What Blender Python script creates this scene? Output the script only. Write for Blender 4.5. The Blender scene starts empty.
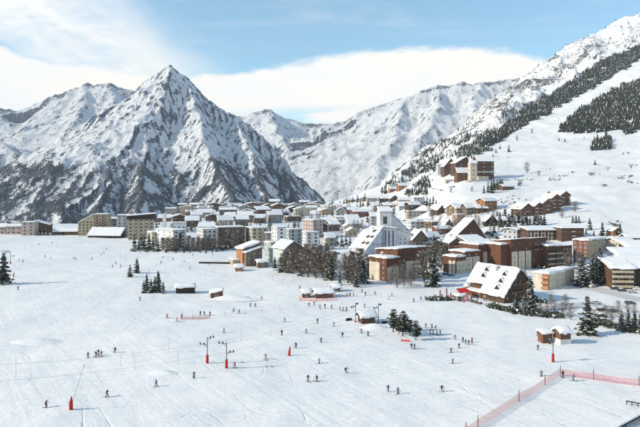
import bpy, bmesh, math, random
import numpy as np
from mathutils import Vector, Matrix, Euler
R = math.radians
random.seed(7)
S = bpy.context.scene
COL = S.collection
F, HX, HY, EYE = 600.0, 320.0, 185.0, 50.0      # focal length and principal point of the photograph, eye height in metres

# ---------------------------------------------------------------- camera
cd = bpy.data.cameras.new('camera')
cam = bpy.data.objects.new('camera', cd)
COL.objects.link(cam)
cam.location = (0, 0, EYE)
cam.rotation_euler = (R(90), 0, 0)
cd.sensor_width = 36.0
cd.lens = 36.0 * F / 640.0
cd.shift_y = -(213.5 - HY) / 640.0
cd.clip_start = 1.0
cd.clip_end = 40000.0
S.camera = cam

# ---------------------------------------------------------------- light
SUN_AZ, SUN_EL = R(-102), R(27)                  # clockwise from the view direction (+Y)
sd = Vector((math.sin(SUN_AZ) * math.cos(SUN_EL), math.cos(SUN_AZ) * math.cos(SUN_EL), math.sin(SUN_EL)))
sl = bpy.data.lights.new('sun', 'SUN')
sl.energy = 3.5
sl.angle = R(0.6)
sl.color = (1.0, 0.905, 0.735)
sun = bpy.data.objects.new('sun', sl)
COL.objects.link(sun)
sun.rotation_euler = (-sd).to_track_quat('-Z', 'Y').to_euler()
S.view_settings.view_transform = 'Standard'
S.view_settings.look = 'None'
S.view_settings.exposure = 0.48
S.view_settings.gamma = 1.0
S.render.engine = 'CYCLES'
S.cycles.max_bounces = 5
S.cycles.volume_bounces = 0


# ---------------------------------------------------------------- node helper
class NT:
    def __init__(self, tree):
        self.t = tree
        self.n = tree.nodes
        self.l = tree.links

    def put(self, sock, v):
        if isinstance(v, bpy.types.NodeSocket):
            self.l.new(v, sock)
        elif v is not None:
            if sock.type == 'RGBA' and len(v) == 3:
                v = (*v, 1.0)
            sock.default_value = v

    def m(self, op, a, b=None, c=None, clamp=False):
        nd = self.n.new('ShaderNodeMath')
        nd.operation = op
        nd.use_clamp = clamp
        for i, v in enumerate((a, b, c)):
            if v is not None:
                self.put(nd.inputs[i], v)
        return nd.outputs[0]

    def vm(self, op, a, b=None):
        nd = self.n.new('ShaderNodeVectorMath')
        nd.operation = op
        self.put(nd.inputs[0], a)
        if b is not None:
            self.put(nd.inputs[1], b)
        return nd.outputs[0]

    def xyz(self, x, y, z):
        nd = self.n.new('ShaderNodeCombineXYZ')
        for i, v in enumerate((x, y, z)):
            self.put(nd.inputs[i], v)
        return nd.outputs[0]

    def sep(self, v):
        nd = self.n.new('ShaderNodeSeparateXYZ')
        self.put(nd.inputs[0], v)
        return nd.outputs[0], nd.outputs[1], nd.outputs[2]

    def noise(self, vec, scale, detail=4, rough=0.55, dist=0.0, kind=None):
        nd = self.n.new('ShaderNodeTexNoise')
        if kind:
            nd.noise_type = kind
        self.put(nd.inputs['Vector'], vec)
        nd.inputs['Scale'].default_value = scale
        nd.inputs['Detail'].default_value = detail
        nd.inputs['Roughness'].default_value = rough
        nd.inputs['Distortion'].default_value = dist
        return nd.outputs[0]

    def step(self, v, a, b, c=0.0, d=1.0):
        nd = self.n.new('ShaderNodeMapRange')
        nd.interpolation_type = 'SMOOTHSTEP'
        for i, q in enumerate((v, a, b, c, d)):
            self.put(nd.inputs[i], q)
        return nd.outputs[0]

    def mix(self, f, a, b):
        nd = self.n.new('ShaderNodeMix')
        nd.data_type = 'RGBA'
        self.put(nd.inputs[0], f)
        self.put(nd.inputs[6], a)
        self.put(nd.inputs[7], b)
        return nd.outputs[2]

    def curve(self, v, pts, x0, x1):
        """piecewise curve through pts (x, y in 0..1), x from x0..x1"""
        nd = self.n.new('ShaderNodeFloatCurve')
        cm = nd.mapping.curves[0]
        pp = [((x - x0) / (x1 - x0), y) for x, y in pts]
        cm.points[0].location = pp[0]
        cm.points[1].location = pp[-1]
        for p in pp[1:-1]:
            cm.points.new(*p)
        nd.mapping.update()
        t = self.m('DIVIDE', self.m('SUBTRACT', v, x0), x1 - x0, clamp=True)
        self.put(nd.inputs['Value'], t)
        return nd.outputs[0]

    def pos(self):
        return self.n.new('ShaderNodeNewGeometry').outputs['Position']

    def obj(self):
        return self.n.new('ShaderNodeTexCoord').outputs['Object']


# ---------------------------------------------------------------- sky
W = bpy.data.worlds.new('World')
S.world = W
W.use_nodes = True
w = NT(W.node_tree)
w.n.clear()
sky = w.n.new('ShaderNodeTexSky')
sky.sky_type = 'NISHITA'
sky.sun_disc = False
sky.sun_elevation = SUN_EL
sky.sun_rotation = SUN_AZ
sky.altitude = 1600
sky.air_density = 1.0
sky.dust_density = 0.6
sky.ozone_density = 2.0
gx, gy, gz = w.sep(w.n.new('ShaderNodeTexCoord').outputs['Generated'])
hor = w.m('SQRT', w.m('ADD', w.m('MULTIPLY', gx, gx), w.m('MULTIPLY', gy, gy)))
el = w.m('DIVIDE', gz, w.m('MAXIMUM', hor, 0.02))              # tangent of the elevation
az = w.m('ARCTAN2', gx, gy)                                    # 0 straight ahead
cv = w.xyz(az, w.m('MULTIPLY', el, 2.6), 0.0)
n_big = w.noise(cv, 3.1, 6, 0.55, 0.3)
n_fine = w.noise(cv, 17.0, 6, 0.6, 0.2)
# slanted wisps, high to the left
n_wisp = w.noise(w.xyz(w.m('ADD', w.m('MULTIPLY', az, 1.5), w.m('MULTIPLY', el, -1.1)), w.m('ADD', w.m('MULTIPLY', az, 3.4), w.m('MULTIPLY', el, 5.6)), 3.0), 2.2, 8, 0.62, 0.7)
# bank of bright cloud lying over the mountains
top = w.curve(az, [(-3.2, .20), (-1.5, .22), (-.6, .235), (-.44, .20), (-.33, .195), (-.26, .185), (-.2, .188), (-.1, .196), (0, .215), (.1, .229), (.2, .232), (.28, .226), (.36, .205), (.43, .19), (.6, .15), (1.5, .2), (3.2, .20)], -3.2, 3.2)
top = w.m('ADD', top, w.m('MULTIPLY', w.m('SUBTRACT', n_fine, 0.5), 0.028))
top = w.m('ADD', top, w.m('MULTIPLY', w.m('SUBTRACT', n_big, 0.5), 0.03))
bank = w.step(w.m('SUBTRACT', top, el), -0.002, 0.014)
gap_n = w.noise(w.xyz(az, w.m('MULTIPLY', el, 5.0), 7.0), 4.2, 5, 0.5)
gap = w.m('MULTIPLY', w.step(w.m('ABSOLUTE', w.m('SUBTRACT', el, 0.112)), 0.026, 0.002), w.step(gap_n, 0.47, 0.60))
gap = w.m('MULTIPLY', gap, w.step(az, -0.22, -0.05))
bank = w.m('MULTIPLY', bank, w.m('SUBTRACT', 1.0, w.m('MULTIPLY', gap, 0.75)))
# high cloud to the left, thinning out to the right
lefty = w.step(w.m('ADD', az, w.m('MULTIPLY', w.m('SUBTRACT', 0.31, el), -1.15)), -0.24, -0.46)
lefty = w.m('MULTIPLY', lefty, w.step(el, 0.95, 0.35))
wis = w.m('ADD', w.m('MULTIPLY', n_wisp, 0.60), w.m('MULTIPLY', w.noise(cv, 6.5, 7, 0.6, 0.8), 0.60))
high = w.m('MULTIPLY', w.step(wis, 0.34, 0.76), lefty)
thin = w.m('MULTIPLY', w.step(w.noise(w.xyz(w.m('MULTIPLY', az, 1.2), w.m('MULTIPLY', el, 9.0), 1.0), 2.6, 6, 0.6, 0.3), 0.50, 0.78), 0.30)
cover = w.m('MAXIMUM', w.m('MAXIMUM', bank, high), thin, clamp=True)
shade = w.step(w.noise(w.xyz(az, w.m('MULTIPLY', el, 3.5), 11.0), 5.0, 4, 0.5), 0.35, 0.7)
ccol = w.mix(shade, (0.93, 0.91, 0.885), (1.0, 0.94, 0.835))
bg_s = w.n.new('ShaderNodeBackground')
tint = w.n.new('ShaderNodeMix')
tint.data_type = 'RGBA'
tint.blend_type = 'MULTIPLY'
tint.inputs[0].default_value = 1.0
w.put(tint.inputs[6], sky.outputs[0])
tint.inputs[7].default_value = (0.90, 1.22, 1.12, 1)
w.put(bg_s.inputs[0], tint.outputs[2])
bg_s.inputs[1].default_value = 0.14
bg_c = w.n.new('ShaderNodeBackground')
w.put(bg_c.inputs[0], ccol)
bg_c.inputs[1].default_value = 0.98
mx = w.n.new('ShaderNodeMixShader')
w.put(mx.inputs[0], cover)
w.l.new(bg_s.outputs[0], mx.inputs[1])
w.l.new(bg_c.outputs[0], mx.inputs[2])
wo = w.n.new('ShaderNodeOutputWorld')
w.l.new(mx.outputs[0], wo.inputs[0])


# ---------------------------------------------------------------- numpy noise
def _h(ix, iy, seed):
    h = (ix.astype(np.int64) * 374761393 + iy.astype(np.int64) * 668265263 + seed * 974634777) & 0xFFFFFFFF
    h = ((h ^ (h >> 13)) * 1274126177) & 0xFFFFFFFF
    h = (h ^ (h >> 16)) & 0xFFFF
    return h / 65535.0 * 2 * np.pi


def perlin(x, y, seed=0):
    x = np.asarray(x, float)
    y = np.asarray(y, float)
    ix, iy = np.floor(x), np.floor(y)
    fx, fy = x - ix, y - iy
    ux, uy = fx * fx * fx * (fx * (fx * 6 - 15) + 10), fy * fy * fy * (fy * (fy * 6 - 15) + 10)

    def g(dx, dy):
        a = _h(ix + dx, iy + dy, seed)
        return np.cos(a) * (fx - dx) + np.sin(a) * (fy - dy)
    a = g(0, 0) * (1 - ux) + g(1, 0) * ux
    b = g(0, 1) * (1 - ux) + g(1, 1) * ux
    return (a * (1 - uy) + b * uy) * 1.45


def fbm(x, y, octv=4, seed=0, gain=0.5):
    s, a = 0, 1.0
    for i in range(octv):
        s = s + a * perlin(x * 2 ** i, y * 2 ** i, seed + i)
        a *= gain
    return s


def ridged(x, y, octv=4, seed=0, gain=0.5):
    s, a, wgt = 0, 1.0, 1.0
    for i in range(octv):
        n = (1 - np.abs(perlin(x * 2 ** i, y * 2 ** i, seed + i))) ** 2
        s = s + a * n * wgt
        wgt = np.clip(n * 1.4, 0, 1)
        a *= gain
    return s


def sstep(v, a, b):
    t = np.clip((v - a) / (b - a), 0, 1)
    return t * t * (3 - 2 * t)


# ---------------------------------------------------------------- tagging and linking
def tag(o, label=None, cat=None, group=None, kind=None):
    if label: o['label'] = label
    if cat: o['category'] = cat
    if group: o['group'] = group
    if kind: o['kind'] = kind
    return o


def link(name, data, parent=None, loc=None, rz=0.0):
    o = bpy.data.objects.new(name, data)
    COL.objects.link(o)
    if parent is not None:
        o.parent = parent
    if loc is not None:
        o.location = loc
    if rz:
        o.rotation_euler = (0, 0, rz)
    return o


def grid_mesh(name, X, Y, Z, mat, attrs=None, smooth=True):
    ny, nx = X.shape
    me = bpy.data.meshes.new(name)
    co = np.stack([X, Y, Z], -1).reshape(-1, 3).astype(np.float32)
    idx = np.arange(ny * nx).reshape(ny, nx)
    q = np.stack([idx[:-1, :-1], idx[:-1, 1:], idx[1:, 1:], idx[1:, :-1]], -1).reshape(-1, 4)
    me.vertices.add(len(co))
    me.vertices.foreach_set('co', co.ravel())
    me.loops.add(q.size)
    me.loops.foreach_set('vertex_index', q.ravel().astype(np.int32))
    me.polygons.add(len(q))
    me.polygons.foreach_set('loop_start', np.arange(0, q.size, 4, dtype=np.int32))
    me.polygons.foreach_set('loop_total', np.full(len(q), 4, dtype=np.int32))
    me.update(calc_edges=True)
    me.polygons.foreach_set('use_smooth', np.full(len(q), smooth))
    for k, v in (attrs or {}).items():
        a = me.attributes.new(k, 'FLOAT', 'POINT')
        a.data.foreach_set('value', np.asarray(v, np.float32).ravel())
    me.materials.append(mat)
    return me


def tri_mesh(name, V, Fc, mats, mi=None, smooth=False):
    """V (n,3), Fc (m,3) numpy -> mesh"""
    me = bpy.data.meshes.new(name)
    V = np.asarray(V, np.float32)
    Fc = np.asarray(Fc, np.int32)
    k = Fc.shape[1]
    me.vertices.add(len(V))
    me.vertices.foreach_set('co', V.ravel())
    me.loops.add(Fc.size)
    me.loops.foreach_set('vertex_index', Fc.ravel())
    me.polygons.add(len(Fc))
    me.polygons.foreach_set('loop_start', np.arange(0, Fc.size, k, dtype=np.int32))
    me.polygons.foreach_set('loop_total', np.full(len(Fc), k, dtype=np.int32))
    for m in mats:
        me.materials.append(m)
    if mi is not None:
        me.polygons.foreach_set('material_index', np.asarray(mi, np.int32))
    me.update(calc_edges=True)
    me.polygons.foreach_set('use_smooth', np.full(len(Fc), smooth))
    return me


# ---------------------------------------------------------------- materials
def new_mat(name, rough=0.8, spec=0.3):
    m = bpy.data.materials.new(name)
    m.use_nodes = True
    t = NT(m.node_tree)
    b = t.n['Principled BSDF']
    b.inputs['Roughness'].default_value = rough
    b.inputs['Specular IOR Level'].default_value = spec
    return m, t, b


def bump(t, b, h, strength=0.5, dist=0.1):
    nd = t.n.new('ShaderNodeBump')
    nd.inputs['Strength'].default_value = strength
    nd.inputs['Distance'].default_value = dist
    t.put(nd.inputs['Height'], h)
    t.l.new(nd.outputs[0], b.inputs['Normal'])


def mottled(name, c, var=0.18, scale=0.7, rough=0.8, spec=0.2, bmp=0.0):
    """a plain colour broken up by weathering"""
    m, t, b = new_mat(name, rough, spec)
    p = t.obj()
    n = t.noise(p, scale, 5, 0.6)
    n2 = t.noise(t.vm('MULTIPLY', p, (1, 1, 0.12)), scale * 2.2, 4, 0.6)
    f = t.m('ADD', t.m('MULTIPLY', n, 0.6), t.m('MULTIPLY', n2, 0.4))
    lo = tuple(x * (1 - var) for x in c)
    hi = tuple(min(1, x * (1 + var)) for x in c)
    t.put(b.inputs['Base Color'], t.mix(t.step(f, 0.3, 0.7), lo, hi))
    if bmp:
        bump(t, b, n, 0.5, bmp)
    return m


M = {}


def attr(t, name):
    nd = t.n.new('ShaderNodeAttribute')
    nd.attribute_name = name
    return nd.outputs['Fac']


# snow field: groomed stripes, churned snow, old tracks
m, t, b = new_mat('snow_ground', 0.75, 0.15)
p = t.pos()
px_, py_, pz_ = t.sep(p)
warp = t.noise(p, 0.02, 3, 0.5)
c_n = t.noise(p, 0.035, 6, 0.6)
f_n = t.noise(p, 0.6, 6, 0.65)
# long shallow tracks that run across the slope
trk = t.noise(t.xyz(t.m('ADD', t.m('MULTIPLY', px_, 0.012), t.m('MULTIPLY', warp, 1.2)), t.m('ADD', t.m('MULTIPLY', py_, 0.16), t.m('MULTIPLY', px_, -0.035)), 0.0), 2.0, 7, 0.65, 0.6)
trk2 = t.noise(t.xyz(t.m('ADD', t.m('MULTIPLY', px_, 0.10), t.m('MULTIPLY', py_, 0.07)), t.m('ADD', t.m('MULTIPLY', py_, 0.012), t.m('MULTIPLY', px_, -0.010)), 4.0), 2.0, 6, 0.6, 0.4)
base = t.mix(t.step(c_n, 0.3, 0.7), (0.765, 0.765, 0.77), (0.835, 0.83, 0.82))
base = t.mix(t.m('MULTIPLY', t.step(trk, 0.52, 0.70), 0.55), base, (0.69, 0.70, 0.72))
base = t.mix(t.m('MULTIPLY', t.step(trk2, 0.58, 0.72), 0.35), base, (0.84, 0.84, 0.84))
lines = []
for i_, (ax_, bx_, ay_, by_, sc_, ep_) in enumerate([(0.0022, 0.024, 0.012, -0.006, 1.0, .010), (0.016, 0.006, -0.003, 0.004, 1.2, .012), (0.003, 0.034, 0.020, 0.002, 1.0, .010)]):
    ln = t.noise(t.xyz(t.m('ADD', t.m('MULTIPLY', px_, ax_), t.m('MULTIPLY', py_, bx_)), t.m('ADD', t.m('MULTIPLY', px_, by_), t.m('MULTIPLY', py_, ay_)), float(i_ * 9)), sc_ * 1.6, 1.5, 0.5, 0.25)
    lines.append(t.step(t.m('ABSOLUTE', t.m('SUBTRACT', t.m('FRACT', t.m('MULTIPLY', ln, 9.0)), 0.5)), 0.035, 0.0))
skl = t.m('MULTIPLY', t.m('MAXIMUM', t.m('MAXIMUM', lines[0], lines[1]), lines[2]), t.step(t.noise(p, 0.03, 4, 0.6), 0.40, 0.62))
base = t.mix(t.m('MULTIPLY', skl, 0.24), base, (0.66, 0.675, 0.70))
road = attr(t, 'road')
base = t.mix(t.m('MULTIPLY', road, t.step(f_n, 0.25, 0.75, 0.55, 1.0)), base, (0.20, 0.19, 0.185))
rk = attr(t, 'rock')
rn = t.noise(p, 0.07, 7, 0.74, 0.3)
rn2 = t.noise(t.vm('MULTIPLY', p, (1, 1, 2.5)), 0.18, 5, 0.7)
rm = t.step(t.m('ADD', t.m('ADD', rk, t.m('MULTIPLY', t.m('SUBTRACT', rn, 0.5), 1.6)), t.m('MULTIPLY', t.m('SUBTRACT', rn2, 0.5), 0.9)), 0.50, 0.62)
rcol = t.mix(t.step(rn2, 0.35, 0.65), (0.050, 0.053, 0.062), (0.15, 0.148, 0.15))
base = t.mix(rm, base, rcol)
t.put(b.inputs['Base Color'], base)
hh = t.m('ADD', t.m('ADD', t.m('SUBTRACT', t.m('MULTIPLY', trk, 0.8), t.m('MULTIPLY', skl, 0.12)), t.m('MULTIPLY', f_n, 0.25)), t.m('ADD', t.m('MULTIPLY', c_n, 0.6), t.m('MULTIPLY', trk2, 0.4)))
bump(t, b, hh, 0.5, 1.5)
M['ground'] = m


def mountain_mat(name, cover, rock_lo=(0.032, 0.046, 0.080), rock_hi=(0.105, 0.125, 0.170), sc=1.0):
    m, t, b = new_mat(name, 0.8, 0.1)
    p = t.pos()
    geo = t.n.new('ShaderNodeNewGeometry')
    nx, ny, nz = t.sep(geo.outputs['Normal'])
    rk = attr(t, 'rock')
    fo = attr(t, 'forest')
    n1 = t.noise(p, 0.022 * sc, 8, 0.75, 0.3)
    n2 = t.noise(p, 0.11 * sc, 6, 0.78, 0.2)
    # strata
    st = t.noise(t.vm('MULTIPLY', p, (0.3, 0.3, 2.6)), 0.03 * sc, 6, 0.7, 0.8)
    v = t.m('ADD', rk, t.m('MULTIPLY', t.m('SUBTRACT', n1, 0.5), 1.7))
    v = t.m('ADD', v, t.m('MULTIPLY', t.m('SUBTRACT', n2, 0.5), 3.0))
    v = t.m('ADD', v, t.m('MULTIPLY', t.m('SUBTRACT', st, 0.5), 0.35))
    v = t.m('ADD', v, t.m('MULTIPLY', t.m('SUBTRACT', 0.80, nz), 1.1))
    rm = t.step(v, cover, cover + 0.17)
    rcol = t.mix(t.step(st, 0.35, 0.65), rock_lo, rock_hi)
    base = t.mix(rm, t.mix(n1, (0.76, 0.78, 0.82), (0.84, 0.84, 0.84)), rcol)
    fm = t.step(t.m('ADD', fo, t.m('MULTIPLY', t.m('SUBTRACT', n2, 0.5), 1.2)), 0.46, 0.60)
    base = t.mix(t.m('MULTIPLY', fm, 0.92), base, (0.026, 0.038, 0.056))
    t.put(b.inputs['Base Color'], base)
    bump(t, b, t.m('ADD', t.m('MULTIPLY', n1, 1.0), t.m('MULTIPLY', n2, 0.4)), 0.8, 14.0 / sc)
    return m


M['mt_near'] = mountain_mat('snowy_rock_near', 0.62)
M['mt_far'] = mountain_mat('snowy_rock_far', 0.66, sc=0.5)

# ================================================================ the land
def P(px, py, D):
    return ((px - HX) / F * D, D, EYE + (HY - py) / F * D)


# height of the land along lines of sight: bearing column -> (distance, height) knots
def zz(py, D):
    return EYE + (HY - py) / F * D


COLS = [
    (-900, [(0, 0), (800, 0), (1100, -60), (1700, -300), (4000, -320)]),
    (-100, [(0, 0), (800, 0), (1100, -60), (1700, -300), (4000, -320)]),
    (100,  [(0, 0), (820, 0), (1150, -60), (1800, -300), (4000, -320)]),
    (200,  [(0, 0), (1100, 0), (1350, 0), (1500, -20), (2100, -300), (4000, -320)]),
    (320,  [(0, 0), (900, 0), (1400, 2), (1600, -20), (2200, -300), (4000, -320)]),
    (360,  [(0, 0), (760, 0), (1000, zz(207, 1000)), (1300, zz(198, 1300)), (1500, zz(194, 1500)), (2100, -150), (3000, -320), (4000, -320)]),
    (400,  [(0, 0), (600, 0), (780, zz(213, 780)), (950, zz(201, 950)), (1150, zz(191, 1150)), (1400, zz(179, 1400)), (1700, zz(171, 1700)), (2300, 0), (4000, -320)]),
    (428,  [(0, 0), (500, 0), (620, zz(224, 620)), (720, zz(206, 720)), (850, zz(192, 850)), (1050, zz(176, 1050)), (1350, zz(160, 1350)), (1700, zz(146, 1700)), (2300, 60), (4000, -300)]),
    (450,  [(0, 0), (430, 0), (520, zz(233, 520)), (600, zz(214, 600)), (650, zz(203, 650)), (720, zz(184, 720)), (900, zz(166, 900)), (1300, zz(148, 1300)), (1700, zz(136, 1700)), (2300, 100), (4000, -200)]),
    (480,  [(0, 0), (400, 0), (500, zz(237, 500)), (580, zz(216, 580)), (640, zz(203, 640)), (740, zz(183, 740)), (880, zz(168, 880)), (1100, zz(148, 1100)), (1450, zz(126, 1450)), (1850, zz(103, 1850)), (2500, 200), (4000, 0)]),
    (520,  [(0, 0), (390, 0), (470, zz(238, 470)), (530, zz(218, 530)), (620, zz(201, 620)), (760, zz(182, 760)), (950, zz(158, 950)), (1200, zz(133, 1200)), (1600, zz(103, 1600)), (2050, zz(73, 2050)), (2800, 320), (4000, 200)]),
    (560,  [(0, 0), (340, 0), (410, zz(252, 410)), (470, zz(234, 470)), (540, zz(214, 540)), (650, zz(195, 650)), (820, zz(170, 820)), (1100, zz(138, 1100)), (1500, zz(104, 1500)), (1900, zz(72, 1900)), (2200, zz(47, 2200)), (2900, 420), (4000, 300)]),
    (600,  [(0, 0), (310, 0), (380, zz(256, 380)), (430, zz(239, 430)), (490, zz(223, 490)), (580, zz(203, 580)), (720, zz(178, 720)), (900, zz(154, 900)), (1150, zz(127, 1150)), (1500, zz(92, 1500)), (1950, zz(52, 1950)), (2400, zz(21, 2400)), (3000, 600), (4000, 500)]),
    (640,  [(0, 0), (290, 0), (360, zz(259, 360)), (430, zz(238, 430)), (500, zz(221, 500)), (600, zz(200, 600)), (750, zz(173, 750)), (920, zz(149, 920)), (1150, zz(122, 1150)), (1500, zz(84, 1500)), (2000, zz(42, 2000)), (2500, zz(10, 2500)), (3100, 700), (4000, 600)]),
    (760,  [(0, 0), (260, 0), (330, 6), (430, 20), (600, 60), (900, 160), (1500, 400), (2500, 860), (3000, 900), (4000, 700)]),
    (1100, [(0, 0), (240, 2), (330, 14), (430, 40), (600, 90), (900, 200), (1500, 460), (2500, 900), (3000, 950), (4000, 700)]),
]
CU = np.array([(c[0] - HX) / F for c in COLS])
# resample the knots to a dense table and smooth it both ways
_tu = np.linspace(CU[0], CU[-1], 900)
_td = np.exp(np.linspace(math.log(5), math.log(4000), 700))
_col = np.stack([np.interp(_td, [k[0] for k in c[1]], [k[1] for k in c[1]]) for c in COLS], 0)
_tab = np.stack([np.interp(_tu, CU, _col[:, j]) for j in range(len(_td))], 1)


def _blur(a, sig, axis):
    r = int(sig * 3) + 1
    k = np.exp(-0.5 * (np.arange(-r, r + 1) / sig) ** 2)
    k /= k.sum()
    pad = [(0, 0), (0, 0)]
    pad[axis] = (r, r)
    b = np.pad(a, pad, mode='edge')
    return sum(k[i] * (b[i:i + a.shape[0], :] if axis == 0 else b[:, i:i + a.shape[1]]) for i in range(2 * r + 1))


_tab = _blur(_blur(_tab, 9.0, 0), 4.5, 1)


def table(u, D):
    fu = np.clip((u - _tu[0]) / (_tu[1] - _tu[0]), 0, len(_tu) - 1.001)
    fd = np.clip((np.log(np.maximum(D, 5.0)) - math.log(5)) / (math.log(800)) * (len(_td) - 1), 0, len(_td) - 1.001)
    i, j = fu.astype(int), fd.astype(int)
    a, b = fu - i, fd - j
    return (_tab[i, j] * (1 - a) * (1 - b) + _tab[i + 1, j] * a * (1 - b) + _tab[i, j + 1] * (1 - a) * b + _tab[i + 1, j + 1] * a * b)


def land(x, y, fine=True):
    """height of the ground, numpy arrays"""
    x = np.asarray(x, float)
    y = np.asarray(y, float)
    D = np.maximum(y, 1.0)
    z = table(x / D, D)
    # gentle rolls in the snow field
    z = z + 0.9 * perlin(x / 70, y / 90, 3) * sstep(D, 40, 150) + 0.30 * perlin(x / 17, y / 22, 4) + 0.09 * perlin(x / 6, y / 8, 5)
    if fine:
        far = sstep(D, 700, 1300)
        r = rockmask(x, y, z)
        z = z + far * (7 * fbm(x / 160, y / 160, 4, 20)) 
        z = z + r * 24 * (ridged(x / 150 + 0.3 * perlin(x / 90, y / 90, 31), y / 200, 5, 33) - 0.8)
        z = z + sstep(z, 8, 30) * 0.9 * fbm(x / 30, y / 30, 3, 26)
    return z


ROCKP = [(380, 192), (398, 172), (414, 155), (428, 141), (451, 132), (470, 113), (484, 92), (508, 75), (536, 57), (573, 33), (580, 20), (606, 14), (700, -10),
         (700, 35), (640, 43), (610, 52), (585, 62), (545, 92), (520, 108), (484, 136), (462, 146), (436, 160), (412, 178), (396, 190)]


def in_poly(px, py, poly):
    px = np.asarray(px, float)
    py = np.asarray(py, float)
    c = np.zeros(px.shape, bool)
    n = len(poly)
    for i in range(n):
        x1, y1 = poly[i]
        x2, y2 = poly[(i + 1) % n]
        if y1 == y2:
            continue
        cond = ((y1 > py) != (y2 > py)) & (px < (x2 - x1) * (py - y1) / (y2 - y1) + x1)
        c ^= cond
    return c


def proj(x, y, z):
    return HX + F * x / y, HY - F * (z - EYE) / y


def rockmask(x, y, z):
    px, py = proj(x, np.maximum(y, 1), z)
    j = 7 * perlin(x / 60, y / 60, 55)
    k = in_poly(px + j, py + j * 0.6, ROCKP).astype(float)
    return np.where(y > 1000, k, 0.0) * sstep(y, 1000, 1200)


def gz(x, y):
    return float(land(np.array([x]), np.array([y]))[0])


_rayD = np.exp(np.linspace(math.log(60), math.log(3400), 1500))


def at(px, py, D=None):
    """point of the ground seen at a pixel (or at the given distance along that bearing)"""
    u = (px - HX) / F
    if D is None:
        z = land(u * _rayD, _rayD)
        q = HY - F * (z - EYE) / _rayD
        i = np.nonzero(q <= py)[0]
        i = i[0] if len(i) else int(np.argmin(np.where(_rayD < 1600, q, 1e9)))
        if i > 0:
            t = (q[i - 1] - py) / max(1e-6, q[i - 1] - q[i])
            D = _rayD[i - 1] + t * (_rayD[i] - _rayD[i - 1])
        else:
            D = _rayD[0]
    return Vector((u * D, D, gz(u * D, D)))


# ---- the ground sheet
ROADS = [([(520, 308), (560, 307), (590, 303), (640, 322), (700, 335)], 3.0),
         ([(575, 285), (600, 290), (640, 300), (700, 312)], 5.0),
         ([(320, 262), (322, 250), (330, 240), (338, 232)], 6.0)]
nu, nd_ = 560, 560
us = np.concatenate([np.linspace(-1.6, -0.62, 30)[:-1], np.linspace(-0.62, 0.62, nu), np.linspace(0.62, 1.45, 30)[1:]])
ds = np.concatenate([[8, 20, 40, 60], np.exp(np.linspace(math.log(75), math.log(3000), nd_))])
UU, DD = np.meshgrid(us, ds)
GX, GY = UU * DD, DD
GZ = land(GX, GY)
rk = rockmask(GX, GY, GZ)
rd = np.zeros_like(GX)
for pts, hw in ROADS:
    ps = [at(a, b_) for a, b_ in pts]
    for a, c in zip(ps, ps[1:]):
        dx, dy = c.x - a.x, c.y - a.y
        L2 = dx * dx + dy * dy
        tt = np.clip(((GX - a.x) * dx + (GY - a.y) * dy) / L2, 0, 1)
        dist = np.hypot(GX - a.x - tt * dx, GY - a.y - tt * dy)
        rd = np.maximum(rd, 1 - sstep(dist, hw * 0.6, hw * 1.3))
_px, _py = proj(GX, np.maximum(GY, 1), GZ)
rk2 = np.where(rk > 0, rk * (0.52 + 0.22 * fbm(GX / 130, GY / 130, 3, 91) - 0.18 * sstep(_px, 575, 600) * sstep(-_py, -50, -30)), -0.9)
ground = link('snow_ground', grid_mesh('snow_ground', GX, GY, GZ, M['ground'], {'rock': rk2, 'road': rd * 0.5}))
tag(ground, kind='structure')


def _hf(ix, iy, seed):
    h = _h(ix, iy, seed)
    return h / (2 * np.pi)


def gully(px, py, dx, dy, seed):
    ix, iy = np.floor(px), np.floor(py)
    fx, fy = px - ix, py - iy
    va = 0
    vx = 0
    vy = 0
    wt = 0
    for i in (-1, 0, 1):
        for j in (-1, 0, 1):
            hx = _hf(ix - i, iy - j, seed) * 0.6
            hy = _hf(ix - i, iy - j, seed + 50) * 0.6
            qx, qy = fx + i - hx, fy + j - hy
            d = qx * qx + qy * qy
            w_ = np.exp(-d * 2)
            mag = (qx * dx + qy * dy) * 2 * np.pi
            c_, s_ = np.cos(mag), -np.sin(mag)
            va = va + c_ * w_
            vx = vx + s_ * dx * w_
            vy = vy + s_ * dy * w_
            wt = wt + w_
    return va / wt, vx / wt, vy / wt


def erode(X, Y, Z, step, cell, octv, seed, k=1.0):
    """branching gullies that run down the slope of Z; returns a height offset in about -1..1"""
    g_y, g_x = np.gradient(Z, step)
    L = np.hypot(g_x, g_y) + 1e-6
    sc_ = np.minimum(L, 1.2) / L * k
    gx0, gy0 = g_x * sc_, g_y * sc_
    h = 0
    hx = 0
    hy = 0
    a, f = 0.5, 1.0
    for o_ in range(octv):
        dx, dy = (gy0 + hy * 0.9), -(gx0 + hx * 0.9)
        v, vx, vy = gully(X / cell * f, Y / cell * f, dx, dy, seed + o_)
        h = h + v * a
        hx = hx + vx * a * f * 0.16
        hy = hy + vy * a * f * 0.16
        a *= 0.48
        f *= 2.0
    return h


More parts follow.
